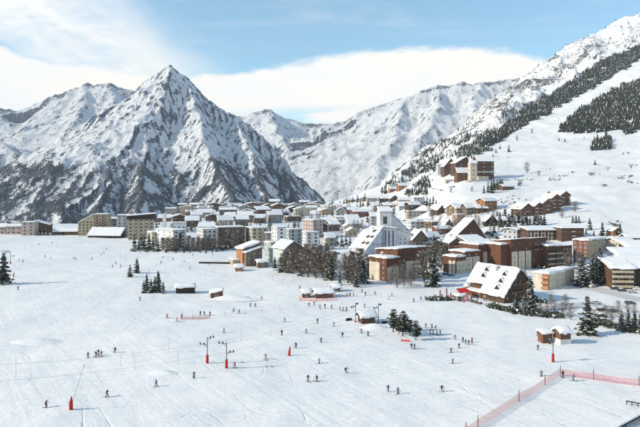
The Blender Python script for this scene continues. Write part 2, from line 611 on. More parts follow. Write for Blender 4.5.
# ---- mountains as ridge lines that fall away on both sides
def mountain(name, ridges, x0, x1, y0, y1, step, zmin, mat, namp, seed, treeline, label, rockbase=0.0, wl=1.0, jag=0.16, east=0.0):
    xs = np.arange(x0, x1 + step, step)
    ys = np.arange(y0, y1 + step, step)
    X, Y = np.meshgrid(xs, ys)
    wx = X + 30 * wl * fbm(X / (230 * wl), Y / (230 * wl), 4, seed)
    wy = Y + 30 * wl * fbm(X / (230 * wl), Y / (230 * wl), 4, seed + 9)
    Z = np.full(X.shape, float(zmin))
    DS = np.full(X.shape, 1e9)
    for pts, sl, sr in ridges:
        pts = [P(*q) for q in pts]
        for k in range(len(pts) - 1):
            a, c = pts[k], pts[k + 1]
            dx, dy = c[0] - a[0], c[1] - a[1]
            L2 = dx * dx + dy * dy + 1e-6
            t = np.clip(((wx - a[0]) * dx + (wy - a[1]) * dy) / L2, 0, 1)
            ex, ey = wx - a[0] - t * dx, wy - a[1] - t * dy
            d = np.hypot(ex, ey)
            side = dx * ey - dy * ex
            s = np.where(side > 0, sl, sr)
            zc = a[2] + t * (c[2] - a[2])
            # convex foot: gets gentler with distance
            es = east * np.clip(ex / (d + 1), 0, 1) * sstep(a[1] + t * dy, 3000, 3400)
            zt = zc - s * d * (1 + es) * (1 - 0.20 * np.clip(d / (900 * wl), 0, 1) * (es < .1))
            better = zt > Z
            DS = np.where(better, d, DS)
            Z = np.where(better, zt, Z)
    crest = sstep(DS, 0, 130 * wl)
    Z0 = _blur(_blur(Z, 2.5, 0), 2.5, 1)
    e1 = erode(X, Y, Z0, step, 230 * wl, 5, seed + 3)
    e2 = erode(X, Y, _blur(_blur(Z, 2.5, 0), 2.5, 1), step, 58 * wl, 2, seed + 13, 1.4)
    r1 = ridged(X / (330 * wl) + 0.25 * fbm(X / 200, Y / 200, 2, seed + 40), Y / (430 * wl), 3, seed + 3, 0.5)
    r2 = ridged(X / (70 * wl), Y / (90 * wl), 4, seed + 7, 0.6)
    Z = Z + namp * 0.62 * (e1 - 0.2) * (jag + (1 - jag) * crest) + namp * 0.35 * (r1 - 1.0) * (0.1 + 0.9 * crest) + namp * 0.16 * (r2 - 1.0) * (0.5 + 0.5 * crest)
    Z = Z + namp * 0.17 * e2
    Z = np.maximum(Z, zmin - 5 + 0.05 * (Z - zmin))
    gy_, gx_ = np.gradient(Z, step)
    slope = np.hypot(gx_, gy_)
    lap = (np.roll(Z, 2, 0) + np.roll(Z, -2, 0) + np.roll(Z, 2, 1) + np.roll(Z, -2, 1) - 4 * Z) / (4 * step)
    r2 = ridged(X / (45 * wl), Y / (60 * wl), 3, seed + 71, 0.6)
    rock = rockbase + 0.30 * (slope - 0.95) - 0.55 * np.clip(lap, -0.5, 0.5) + 0.20 * e1 + 0.34 * e2 + 0.22 * (r2 - 1.0)
    tl = treeline + 70 * fbm(X / 240, Y / 240, 3, seed + 60)
    forest = sstep(tl - Z, -40, 90) * (0.50 + 0.75 * e1 - 0.4 * np.clip(lap, -0.4, 0.5)) if treeline > -900 else np.zeros_like(Z)
    o = link(name, grid_mesh(name, X, Y, Z, mat, {'rock': rock, 'forest': forest}))
    tag(o, kind='structure')
    return X, Y, Z, forest


near = mountain('pointed_mountain', [
    ([(172, 66, 3500), (160, 72, 3495), (150, 80, 3480), (140, 89, 3450), (103, 112, 3350), (61, 136, 3250), (28, 162, 3150), (0, 181, 3050), (-80, 215, 3000)], 0.95, 0.85),
    ([(172, 66, 3500), (181, 72, 3500), (190, 81, 3500), (205, 97, 3500), (235, 115, 3450), (260, 134, 3400), (282, 155, 3300), (303, 178, 3150), (316, 200, 3000)], 1.15, 1.15),
    ([(172, 66, 3500), (166, 84, 3390), (155, 110, 3200), (146, 160, 2750), (136, 222, 2150)], 0.80, 0.75),
    ([(190, 81, 3500), (196, 112, 3200), (206, 148, 2850), (228, 185, 2500), (245, 225, 2150)], 0.78, 0.85),
    ([(235, 114, 3450), (246, 145, 3100), (258, 180, 2750), (276, 215, 2400)], 1.0, 1.0),
    ([(103, 112, 3350), (92, 145, 2950), (72, 185, 2500), (60, 228, 2100)], 0.80, 0.80),
    ([(140, 89, 3450), (128, 125, 3050), (112, 165, 2650), (98, 215, 2200)], 0.85, 0.85),
    ([(61, 136, 3250), (45, 170, 2800), (10, 215, 2300)], 0.70, 0.75),
    ([(282, 155, 3300), (290, 185, 2950), (300, 215, 2600)], 1.05, 1.05),
    ([(28, 162, 3150), (-10, 190, 2700), (-50, 225, 2300)], 0.7, 0.7),
], -2900, 420, 1750, 3650, 7.0, -310, M['mt_near'], 66, 5, 180, 'pointed', 0.17, east=0.5)

mountain('snowy_massif', [
    ([(-120, 95, 6500), (-40, 100, 6500), (0, 109, 6500), (12, 117, 6600), (27, 119, 6800), (34, 107, 6900), (47, 101, 6900), (70, 91, 6900), (89, 85, 6900), (97, 88, 6950), (112, 85, 6900), (130, 92, 6900), (150, 100, 6900), (200, 140, 6800)], 0.5, 0.75),
    ([(89, 85, 6900), (80, 110, 6200), (70, 130, 5600)], 0.7, 0.6),
    ([(47, 101, 6900), (30, 122, 6200), (10, 150, 5400)], 0.6, 0.7),
    ([(112, 85, 6900), (118, 110, 6200), (110, 140, 5400)], 0.7, 0.7),
    ([(-60, 120, 5200), (0, 141, 4900), (22, 160, 4600), (45, 190, 4300)], 0.6, 0.6),
], -5600, -500, 4200, 7300, 22, -300, M['mt_far'], 95, 15, -999, 'massif', 0.40, 1.9, .45)

mountain('far_ridge', [
    ([(200, 110, 8200), (245, 119, 8000), (255, 113, 8000), (263, 111, 8000), (272, 113, 8000), (289, 122, 8000), (312, 126, 8000), (341, 125, 8000), (362, 112, 8000), (400, 100, 8000)], 0.5, 0.75),
    ([(268, 111, 8000), (280, 135, 7000), (300, 165, 6000)], 0.6, 0.7),
    ([(312, 126, 8000), (322, 150, 7200), (335, 175, 6200)], 0.7, 0.6),
    ([(245, 119, 8000), (250, 150, 7000), (260, 180, 6200)], 0.6, 0.7),
], -1900, 1300, 5200, 8600, 22, -300, M['mt_far'], 95, 25, -999, 'far', 0.30, 1.9, .5)

mountain('sunlit_ridge', [
    ([(316, 178, 5400), (322, 165, 5500), (334, 148, 5700), (350, 130, 5900), (366, 118, 6000), (380, 110, 6000), (393, 103, 6000), (406, 97, 6000), (418, 93, 6000), (430, 90, 6000), (441, 87, 6000), (452, 88, 6000), (461, 84, 6000), (470, 87, 6000), (480, 85, 6000), (492, 84, 6000), (520, 80, 6100), (560, 80, 6200)], 0.5, 0.7),
    ([(406, 97, 6000), (398, 125, 5300), (385, 155, 4700), (370, 185, 4200)], 0.62, 0.70),
    ([(441, 87, 6000), (436, 115, 5200), (420, 145, 4600), (395, 180, 4000)], 0.66, 0.72),
    ([(366, 118, 6000), (360, 145, 5400), (345, 175, 4800), (335, 195, 4400)], 0.62, 0.68),
    ([(480, 85, 6000), (470, 120, 5000), (455, 150, 4300)], 0.6, 0.7),
], -300, 2700, 3700, 6400, 17, -300, M['mt_far'], 90, 45, -999, 'sunlit', 0.25, 1.6, .5)

# the far valley floor that the mountains stand on
fx = np.linspace(-9000, 6000, 60)
fy = np.linspace(1700, 9500, 40)
FX, FY = np.meshgrid(fx, fy)
tag(link('valley_floor', grid_mesh('valley_floor', FX, FY, -303 + 6 * fbm(FX / 800, FY / 800, 3, 8), M['mt_far'], {'rock': FX * 0 - 0.6, 'forest': FX * 0})), kind='structure')

# ================================================================ trees
M['needles'] = mottled('needles', (0.060, 0.068, 0.045), 0.45, 1.6, 0.85, 0.1)
M['needles_far'] = mottled('needles_far', (0.050, 0.058, 0.048), 0.4, 0.05, 0.9, 0.05)
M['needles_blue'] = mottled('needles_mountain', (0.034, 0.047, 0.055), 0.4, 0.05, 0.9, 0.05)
M['larch'] = mottled('larch_twigs', (0.165, 0.135, 0.108), 0.45, 1.2, 0.9, 0.05)
M['bare'] = mottled('bare_twigs', (0.17, 0.145, 0.125), 0.3, 1.5, 0.9, 0.05)
M['bark'] = mottled('bark', (0.085, 0.062, 0.045), 0.3, 3.0, 0.9, 0.05)
M['tree_snow'] = mottled('snow_on_branches', (0.80, 0.81, 0.83), 0.04, 2.0, 0.7, 0.1)


def crown_mesh(name, rng, kind, nwh, nbr, nleaf, snow, rad):
    """unit height tree crown out of many small leaf-clump faces"""
    V, T, MI = [], [], []

    def tri(p, a, b, m):
        i = len(V)
        V.extend((p, a, b))
        T.append((i, i + 1, i + 2))
        MI.append(m)
    lean = rng.uniform(0, 6.28)
    for k in range(nwh):
        f = (k + rng.uniform(-.35, .35)) / nwh
        if kind == 'conifer':
            z0 = 0.10 + 0.88 * f
            r0 = rad * (1.0 - f) ** 0.85 * (0.80 + 0.35 * math.sin(k * 2.1 + lean)) + 0.010
            droop, nb = -0.28, nbr
        elif kind == 'pine':
            z0 = 0.22 + 0.74 * f
            r0 = rad * (0.25 + 1.05 * math.sin(math.pi * min(1, 0.18 + 0.85 * f)) ** 0.8) * (0.7 + 0.4 * rng.random())
            droop, nb = 0.05, nbr
        else:
            z0 = 0.07 + 0.80 * f
            r0 = rad * (0.30 + 0.85 * math.sin(math.pi * min(1, 0.30 + 0.68 * f))) * (0.75 + 0.4 * rng.random())
            droop, nb = 0.55, nbr
        for b in range(nb):
            a = rng.uniform(0, 6.283)
            L = r0 * rng.uniform(0.62, 1.12)
            ca, sa = math.cos(a), math.sin(a)
            dr = droop * rng.uniform(0.6, 1.4)
            for j in range(nleaf):
                t = (j + rng.uniform(0.15, 1.0)) / nleaf
                cx, cy = ca * L * t, sa * L * t
                cz = z0 + dr * L * t + rng.uniform(-.006, .006)
                if kind in ('conifer', 'pine'):
                    s = (0.020 + 0.030 * (1 - t * 0.4)) * (1.2 - 0.5 * f) * (14.0 / nwh) ** 0.5 * (5.0 / nleaf) ** 0.35
                    # broad drooping pad across the branch
                    wx, wy = -sa * s * rng.uniform(.8, 1.4), ca * s * rng.uniform(.8, 1.4)
                    ox, oy = ca * s * 1.3, sa * s * 1.3
                    oz = dr * s * 1.3 - s * rng.uniform(.15, .7)
                    m = 1 if rng.random() < snow * (0.6 + 0.8 * t) else 0
                    up = s * 0.25 if m else 0
                    tri((cx + wx - ox * .3, cy + wy - oy * .3, cz - s * .35 + up), (cx - wx - ox * .3, cy - wy - oy * .3, cz - s * .35 + up), (cx + ox, cy + oy, cz + oz + up), m)
                    tri((cx + wx * .6 - ox, cy + wy * .6 - oy, cz - s * .6), (cx + ox * .7, cy + oy * .7, cz + s * .15 + up), (cx - wx * .5 + ox * .2, cy - wy * .5 + oy * .2, cz - s * 1.2), 0 if not m or rng.random() < .6 else 1)
                else:
                    s = rng.uniform(0.05, 0.10) * (0.9 if kind == 'larch' else 1.1)
                    th = s * (0.11 if kind == 'larch' else 0.055)
                    aa = a + rng.uniform(-1, 1)
                    ez = s * rng.uniform(.1, 1.0)
                    ex, ey = math.cos(aa) * s, math.sin(aa) * s
                    m = 1 if rng.random() < snow else 0
                    tri((cx - sa * th, cy + ca * th, cz - th), (cx + sa * th, cy - ca * th, cz + th), (cx + ex, cy + ey, cz + ez), m)
            if kind in ('larch', 'bare'):
                th = 0.004
                tri((0, 0, z0 - th), (-sa * th, ca * th, z0 + th), (ca * L, sa * L, z0 + dr * L), 0)
    mats = {'conifer': [M['needles'], M['tree_snow']], 'pine': [M['needles'], M['tree_snow']], 'larch': [M['larch'], M['tree_snow']], 'bare': [M['bare'], M['tree_snow']]}[kind]
    return tri_mesh(name, V, T, mats, MI)


def trunk_mesh(rng, r=0.017, top=0.93, crook=0.0):
    V, Fc = [], []
    n, seg = 6, 5
    for i in range(seg + 1):
        t = i / seg
        rr = r * (1 - t) ** 0.9 + 0.0015
        if i == 0:
            rr *= 1.5
        ox, oy = crook * math.sin(t * 4), crook * math.cos(t * 3)
        for j in range(n):
            a = 6.283 * j / n
            V.append((ox + rr * math.cos(a), oy + rr * math.sin(a), -0.03 + t * (top + .03)))
    for i in range(seg):
        for j in range(n):
            Fc.append((i * n + j, i * n + (j + 1) % n, (i + 1) * n + (j + 1) % n, (i + 1) * n + j))
    return tri_mesh('trunk', V, Fc, [M['bark']], smooth=True)


_r = random.Random(11)
TREES = {
    'conifer': [(trunk_mesh(_r), crown_mesh('crown', _r, 'conifer', 22, 11, 5, 0.20, 0.24 + 0.03 * i)) for i in range(3)],
    'conifer_mid': [(trunk_mesh(_r), crown_mesh('crown', _r, 'conifer', 14, 8, 3, 0.20, 0.20 + 0.035 * i)) for i in range(4)],
    'conifer_small': [(trunk_mesh(_r), crown_mesh('crown', _r, 'conifer', 9, 6, 2, 0.16, 0.21 + 0.04 * i)) for i in range(4)],
    'pine': [(trunk_mesh(_r, 0.02, .85, .01), crown_mesh('crown', _r, 'pine', 15, 8, 5, 0.10, 0.24)) for i in range(3)],
    'larch_far': [(trunk_mesh(_r), crown_mesh('crown', _r, 'larch', 13, 9, 3, 0.10, 0.22)) for i in range(4)],
    'larch': [(trunk_mesh(_r), crown_mesh('crown', _r, 'larch', 26, 13, 4, 0.12, 0.17 + 0.025 * i)) for i in range(5)],
    'bare': [(trunk_mesh(_r, .015, .8, .015), crown_mesh('crown', _r, 'bare', 16, 9, 5, 0.05, 0.30)) for i in range(3)],
}
BASE = {'conifer': 'conifer', 'conifer_mid': 'conifer', 'conifer_small': 'conifer', 'pine': 'pine_tree', 'larch': 'larch', 'larch_far': 'bare_tree', 'bare': 'bare_tree'}
ORD = ['leftmost', 'second', 'third', 'fourth', 'fifth', 'sixth', 'seventh', 'eighth', 'ninth', 'tenth', 'eleventh', 'twelfth', 'thirteenth', 'fourteenth', 'fifteenth', 'sixteenth', 'seventeenth', 'eighteenth', 'nineteenth', 'twentieth',
       'twenty-first', 'twenty-second', 'twenty-third', 'twenty-fourth', 'twenty-fifth', 'twenty-sixth', 'twenty-seventh', 'twenty-eighth', 'twenty-ninth', 'thirtieth'] + ['thirty-' + q for q in ('first', 'second', 'third', 'fourth', 'fifth', 'sixth', 'seventh', 'eighth', 'ninth')]


def nth(i, n):
    if n == 1: return ''
    if n == 2: return ('left one', 'right one')[i]
    if i == 0: return 'leftmost'
    if i == n - 1: return 'rightmost'
    return ORD[i] + ' from left'


def tree(kind, px, py, hpx, label, group=None, D=None, lean=0.0):
    b = at(px, py, D)
    h = hpx / F * b.y
    rng = random.Random(int(px * 131 + py * 17))
    tr, cr = rng.choice(TREES[kind])
    sc = (h * rng.uniform(.9, 1.1), h * rng.uniform(.9, 1.1), h)
    nm = BASE[kind]
    e = link(nm, None, loc=b)
    e.rotation_euler = (rng.uniform(-.03, .03), rng.uniform(-.03, .03), rng.uniform(0, 6.28))
    e.scale = sc
    e.empty_display_size = 0.1
    link('trunk', tr, e)
    link('crown', cr, e)
    tag(e, label, 'tree', group)
    return e


def grove(kinds, pts, base, where, group):
    """a row or group of trees: labels say the place of each counted from the left"""
    pts = sorted(pts)
    for i, q in enumerate(pts):
        kd = q[3] if len(q) > 3 else kinds
        tree(kd, q[0], q[1], q[2], ('%s, %s %s' % (base, nth(i, len(pts)), where)).replace(', ,', ','), group)


# ---- the trees that stand alone
tree('conifer', 3, 284, 33, 'large dark fir cut off by the left edge of the view', 'firs on the snow field')
tree('conifer_mid', 130, 277, 13, 'shorter of two small firs on the open snow field', 'firs on the snow field')
tree('conifer_mid', 136.5, 273, 16, 'taller, more slender of two small firs on the snow field', 'firs on the snow field')
tree('conifer', 147, 292, 19, 'bushy dark fir left of its twin near the low grey shed', 'firs on the snow field')
tree('conifer', 158.5, 292, 22, 'bushy dark fir nearest the low grey shed', 'firs on the snow field')
grove('conifer_mid', [(143.5, 293, 13), (151, 293, 15), (155, 291.5, 16), (163, 293.5, 13)], 'smaller fir', 'around the two bushy firs on the field', 'firs on the snow field')
tree('conifer', 587, 335, 41, 'tallest dark fir beside the small brown ski hut', 'firs by the village')
grove('pine', [(393.5, 332, 25), (403, 336, 27), (416, 340, 21), (399, 334, 18), (410, 335, 17)], 'dark bare-trunked pine', 'of the cluster beside the lift hut', 'pines by the lift hut')
grove('conifer', [(621, 331, 22), (634, 331, 21), (628, 325, 17), (641, 333, 24)], 'snow dusted dark fir', 'in the clump at the right edge', 'firs by the village')
grove('bare', [(612, 323, 19), (606, 318, 14), (571, 320, 19), (563, 317, 17), (555, 316, 18), (547, 316, 15), (540, 315, 14), (566, 308, 15), (551, 305, 12), (618, 314, 15), (627, 312, 13), (634, 316, 14), (595, 321, 13)], 'frosted bare tree', 'along the road by the ski hut', 'bare trees along the road')
grove('conifer', [(531, 311, 36), (524, 313, 20), (516, 309, 16)], 'fir', 'in front of the cream block with orange balconies', 'firs by the village')
grove('conifer', [(582, 286, 34), (592, 281, 28), (601, 284, 38), (609, 283, 30), (596, 285, 33)], 'tall dark fir', 'between the cream block and balcony house', 'firs by the village')
tree('conifer', 432, 286, 42, 'tall snowy fir at the right end of the long maroon block', 'firs by the village')
tree('larch', 424, 282, 34, 'brown larch touching the right end of the long maroon block', 'larches by the village')
grove('bare', [(397, 288, 26), (404, 286, 23), (391, 285, 16), (414, 281, 20), (411, 286, 17)], 'leafless tree', 'before the long maroon block', 'bare trees along the village')
grove('larch', [(286, 273, 25), (293, 274, 28), (300, 274, 21, 'conifer'), (308, 277, 33), (316, 278, 35), (323, 278, 32), (331, 280, 27, 'conifer'), (340, 282, 24, 'bare'), (348, 283, 31), (355, 285, 27), (363, 283, 27, 'conifer'), (369, 278, 26), (304, 275, 28), (327, 279, 30), (352, 284, 30), (289, 273, 22)],
      'brown leafless larch', 'in the front row of the larch stand', 'larch stand at the edge of the village')
grove('larch', [(306, 268, 27), (313, 268, 25, 'conifer'), (320, 269, 27), (327, 270, 27), (334, 271, 22), (345, 273, 22, 'bare'), (352, 274, 26), (359, 273, 28)],
      'brown leafless larch', 'in the rear row of the larch stand', 'larch stand at the edge of the village')
grove('conifer_mid', [(281, 272, 20), (289, 273, 18), (356, 287, 15), (300, 276, 14), (340, 285, 12), (275, 268, 12)], 'snow covered fir', 'among the brown larches', 'firs by the village')
grove('conifer_mid', [(134.5, 249, 16), (139, 250, 12), (144, 250, 17), (149, 250, 18), (153, 249, 13), (158, 250, 12), (141, 246, 12)], 'dark fir', 'in the clump below the beige block', 'firs along the snow field edge')
grove('larch', [(163, 250.6, 14.6), (168, 251.6, 15.7), (173, 251.6, 15.7), (178, 250.6, 13.4), (188, 250.6, 16.8), (193, 251.6, 15.7), (198, 251.6, 15.7), (203, 250.6, 14.6), (208, 250.6, 15.7), (213, 250.6, 13.4), (219, 249.6, 13.4), (230, 248.6, 21.3), (235, 249.6, 20.2), (239, 248.6, 19.0), (242, 245.6, 15.7)],
      'slim brown larch', 'along the white blocks', 'larches along the snow field edge')
grove('conifer_small', [(166, 252.6, 6.7), (176, 252.6, 6.7), (184, 252.6, 6.7), (190, 252.6, 5.6), (200, 252.6, 6.7), (206, 252.6, 6.7), (212, 251.6, 6.7), (217, 251.6, 5.6), (222, 250.6, 6.7), (226, 249.6, 7.8)], 'low dark shrub-like fir', 'of the hedge below the white blocks', 'hedge of young firs')
grove('conifer_small', [(36, 235, 8), (40, 235, 9), (44, 235, 9), (48, 235, 8), (52, 235, 7)], 'dark brown fir', 'right of the pale block far left', 'trees along the far field edge')
grove('conifer_small', [(109.5, 236, 7.5), (114, 237, 8), (64, 234, 5), (72, 234, 5), (75, 235, 4)], 'small dark fir', 'around the long snowy barn', 'trees along the far field edge')
grove('conifer_mid', [(484, 193, 8), (488, 192, 11), (491.5, 193, 14), (494, 190, 12), (497, 189, 11), (500, 187, 10), (502, 186, 8)], 'dark fir', 'left of the small cabin on the slope', 'firs on the slope')
grove('conifer_mid', [(497, 222, 12), (500, 227, 16), (505, 220, 14), (509, 229, 17), (512, 222, 14), (515, 230, 16), (519, 223, 14), (522, 231, 17), (526, 226, 16), (530, 228, 12), (493, 226, 13), (503, 232, 12), (518, 216, 10), (488, 222, 11), (494, 233, 11)],
      'fir', 'of the dense group above the flat roofs', 'fir group in the upper village')
grove('conifer_mid', [(534, 224, 11), (538, 226, 13), (541, 226, 13), (544.5, 225, 12), (536, 221, 10)], 'dark fir', 'below the row of brown chalets', 'firs on the slope')
grove('conifer_mid', [(573, 223, 8), (576, 223, 8.5), (579, 223, 8), (590, 230, 13), (602, 236, 15), (607, 236, 7), (620, 236, 14), (586, 234, 7), (594, 237, 7)], 'single fir', 'on the snowy slope above the brick block', 'firs on the slope')
grove('conifer_small', [(424, 205, 10), (427, 206, 11), (430, 206, 9), (433, 206, 11), (436, 207, 8)], 'dark fir', 'right of the white tower', 'firs in the upper village')
grove('conifer_small', [(455, 210, 8), (457, 211, 8), (461, 209, 6), (466, 208, 5), (340, 205, 5), (344, 204, 6)], 'small fir', 'scattered through the upper village', 'firs in the upper village')
grove('bare', [(527, 173, 12), (539, 176, 6), (517, 141, 6), (532, 134, 6), (575, 212, 12), (562, 218, 10), (570, 206, 7), (451, 193, 7), (472, 192, 6), (463, 214, 9), (473, 214, 8)], 'pale frosted bare tree', 'on the open slope', 'bare trees on the slope')
grove('conifer_small', [(509, 152, 8), (496, 153, 5), (500, 149, 5), (493, 157, 4), (595, 165, 6), (631, 168, 4), (519, 186, 8), (521, 184, 5), (559, 141, 4), (565, 142, 4), (584, 139, 3)], 'small lone dark fir', 'high on the open slope', 'lone firs on the open slope')
grove('conifer_small', [(337, 246, 12), (342, 247, 13), (346, 245, 11), (350, 247, 12), (326, 247, 10), (319, 246, 9)], 'fir', 'behind the larch stand', 'firs in the village')
grove('conifer_mid', [(378, 262, 14), (382, 263, 15), (372, 266, 15), (426, 253, 18), (434, 255, 22), (441, 256, 18), (446, 258, 16), (421, 250, 15), (448, 250, 14)], 'dark snowy fir', 'around the grey fan-roofed block', 'firs in the village')
grove('larch', [(436, 264, 26), (443, 266, 22), (429, 262, 22), (416, 258, 18)], 'brown larch', 'behind the maroon block', 'larches by the village')
grove('larch', [(521, 293, 20), (515, 296, 18), (524, 285, 16), (568, 268, 18), (575, 264, 16), (556, 266, 14), (580, 268, 18), (550, 262, 12)], 'brown bushy larch', 'between the maroon houses and cream block', 'larches by the village')

# ---- the two far woods of the village skyline: small firs between roofs
_f = random.Random(5)
pts = []
for i in range(130):
    x = _f.uniform(150, 400)
    y = _f.uniform(207, 236) if x < 320 else _f.uniform(200, 232)
    pts.append((x, y, _f.uniform(5, 9)))
bt = [(_f.uniform(150, 400), _f.uniform(212, 240), _f.uniform(7, 12)) for i in range(130)]
bt = [(x, y if x < 320 else min(y, 234), h) for x, y, h in bt] + [(_f.uniform(404, 500), _f.uniform(214, 246), _f.uniform(8, 13)) for i in range(50)]
for k, (x0, x1, where) in enumerate([(150, 185, 'behind the first white block'), (185, 215, 'behind the second white block'), (215, 240, 'behind the half hidden brown block'), (240, 265, 'behind the long cream block'), (265, 292, 'behind the pale row'), (292, 320, 'around the beige tower block'), (320, 350, 'above the larch stand'), (350, 400, 'below the valley mouth'), (400, 440, 'around the grey roofs'), (440, 500, 'around the big dark chalet')]):
    grove('conifer_small', [q for q in pts if x0 <= q[0] < x1], 'small dark fir', where, 'firs between the village roofs')
    grove('larch_far', [q for q in bt if x0 <= q[0] < x1], 'brown bare tree', where, 'bare trees between the village roofs')


def bushes(name, x, y, z, r, seed, mat='needles_far', snowy=.18, k=18):
    rng = np.random.RandomState(seed)
    n = len(x)
    rr = r * rng.uniform(.5, 1.4, n)
    N = n * k
    R_ = np.repeat(rr, k)
    a = rng.uniform(0, 6.283, N)
    q = rng.uniform(0, 1, N) ** .5
    cx = np.repeat(x, k) + np.cos(a) * q * R_
    cy = np.repeat(y, k) + np.sin(a) * q * R_
    cz = np.repeat(z, k) + R_ * 1.1 * np.sqrt(np.clip(1.05 - q * q, 0, 1)) * rng.uniform(.3, 1.1, N)
    c = np.stack([cx, cy, cz], -1)
    s = (R_ * .42)[:, None]
    V = np.stack([c + s * rng.normal(0, 1, (N, 3)) * (1, 1, .8) for _ in range(3)], 1).reshape(-1, 3)
    T = np.arange(N * 3).reshape(-1, 3)
    o = link(name, tri_mesh(name, V, T, [M[mat], M['tree_snow']], (rng.uniform(0, 1, N) < snowy).astype(int)))
    tag(o, kind='stuff')
    return o


# ---- woods that read as one mass
def wood(name, polys, n, hm, seed, label_kind='stuff', dens=None, dmin=450, dmax=2500, hvar=.5):
    rng = np.random.RandomState(seed)
    N = n * 30
    allp = [q for p in polys for q in p]
    x0, x1 = min(q[0] for q in allp), max(q[0] for q in allp)
    u = (rng.uniform(x0, x1, N) - HX) / F
    D = np.sqrt(rng.uniform(dmin ** 2, dmax ** 2, N))
    x, y = u * D, D
    z = land(x, y)
    px, py = proj(x, y, z)
    k = np.zeros(N, bool)
    for p in polys:
        k |= in_poly(px + 4.5 * perlin(x / 22, y / 22, 3), py + 3.0 * perlin(x / 22, y / 22, 5), p)
    k &= perlin(x / 40, y / 40, 77) > -0.45
    ids = np.nonzero(k)[0][:n]
    return cones(name, x[ids], y[ids], z[ids], hm, seed, hvar, 3)


def cones(name, x, y, z, hm, seed, hvar=.35, tiers=2, snowy=.07, fat=1.0):
    rng = np.random.RandomState(seed + 1)
    n = len(x)
    h = hm * (1 + hvar * rng.uniform(-1, 1, n))
    r = h * rng.uniform(.14, .22, n) * fat
    sides = 5
    V, T = [], []
    a0 = rng.uniform(0, 6.28, n)
    cnt = 0
    for ti in range(tiers):
        zb = ([0.05, 0.34, 0.60] if tiers == 3 else [0.06, 0.42, 0.66])[ti]
        zt = ([0.56, 0.80, 1.0] if tiers == 3 else [0.62, 1.0, 1.0])[ti] if tiers > 1 else 1.0
        rr = r * ([1.0, 0.74, 0.46] if tiers == 3 else [1.0, 0.62, 0.4])[ti]
        ring = []
        for j in range(sides):
            a = a0 + 6.283 * j / sides + ti * .6
            k = rr * rng.uniform(.65, 1.25, n)
            ring.append(np.stack([x + k * np.cos(a), y + k * np.sin(a), z + h * (zb + rng.uniform(-.05, .05, n))], -1))
        apex = np.stack([x, y, z + h * zt], -1)
        V.extend(ring + [apex])
        for j in range(sides):
            T.append((cnt + j, cnt + (j + 1) % sides, cnt + sides))
        cnt += sides + 1
    VV = np.stack(V, 1)                        # n, cnt, 3
    TT = (np.arange(n)[:, None, None] * cnt + np.array(T)[None]).reshape(-1, 3)
    mi = (rng.uniform(0, 1, len(TT)) < snowy).astype(int)
    o = link(name, tri_mesh(name, VV.reshape(-1, 3), TT, [M['needles_far'], M['tree_snow']], mi))
    tag(o, kind='stuff')
    return o


W1 = [[(660, 36), (640, 47), (618, 55), (601, 62), (578, 78), (555, 93), (530, 108), (506, 125), (486, 141), (480, 149), (492, 146), (512, 133), (533, 121), (555, 109), (578, 96), (601, 83), (640, 60), (660, 48)]]
o = wood('conifer_wood', W1, 10500, 8.5, 1, dmin=700); tag(o, 'long diagonal belt of dark conifers across the mountainside', 'forest')
W2 = [[(557, 133), (566, 123), (578, 112), (592, 104), (606, 96), (624, 87), (660, 72), (660, 130), (640, 130), (625, 134), (610, 131), (590, 134), (575, 133)]]
o = wood('conifer_wood', W2, 9000, 9, 2, dmin=600); tag(o, 'dense block of conifers with straight lower edge upper right', 'forest')
W3 = [[(591, 150), (594, 144), (597, 140), (611, 139), (612, 148), (601, 151)]]
o = wood('conifer_wood', W3, 420, 8, 3, dmin=500, dmax=1400); tag(o, 'small square copse of dark firs on the open slope', 'forest')
W4 = [[(380, 192), (390, 181), (400, 174), (418, 160), (436, 146), (452, 140), (478, 134), (500, 132), (503, 140), (480, 147), (470, 153), (440, 160), (437, 171), (418, 176), (400, 186), (388, 194)]]
o = wood('conifer_wood', W4, 3200, 7, 4, dmin=700, dmax=2000); tag(o, 'dark wooded bank behind the big hillside chalets', 'forest')
W5 = [[(517, 113), (530, 104), (545, 93), (547, 99), (535, 107), (522, 114)], [(455, 160), (475, 148), (495, 143), (492, 150), (470, 158)], [(414, 187), (424, 178), (432, 182), (428, 190)], [(405, 196), (420, 190), (430, 196)]]
o = wood('conifer_wood', W5, 700, 7, 5, dmin=650, dmax=2000); tag(o, 'scattered fir thickets along the mountain foot', 'forest')
# straggling trees on the rocky flank
W6 = [ROCKP]
o = wood('mountain_firs', W6, 700, 7, 6, dmin=1000, dmax=2500); tag(o, 'scattered stunted firs over the rocky mountain flank', 'forest')
# the forest of the pointed mountain
Xm, Ym, Zm, Fm = near
rng = np.random.RandomState(4)
prob = np.clip((Fm - 0.30) * 2.4, 0, 1).ravel()
ids = rng.choice(Xm.size, 24000, replace=False, p=prob / prob.sum())
_nf = M['needles_far']
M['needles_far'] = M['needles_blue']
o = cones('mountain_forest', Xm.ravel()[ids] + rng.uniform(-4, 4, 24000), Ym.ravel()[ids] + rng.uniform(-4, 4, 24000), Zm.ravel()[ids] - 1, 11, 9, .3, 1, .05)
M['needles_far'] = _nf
tag(o, 'dark forest over the lower flanks of the pointed mountain', 'forest')
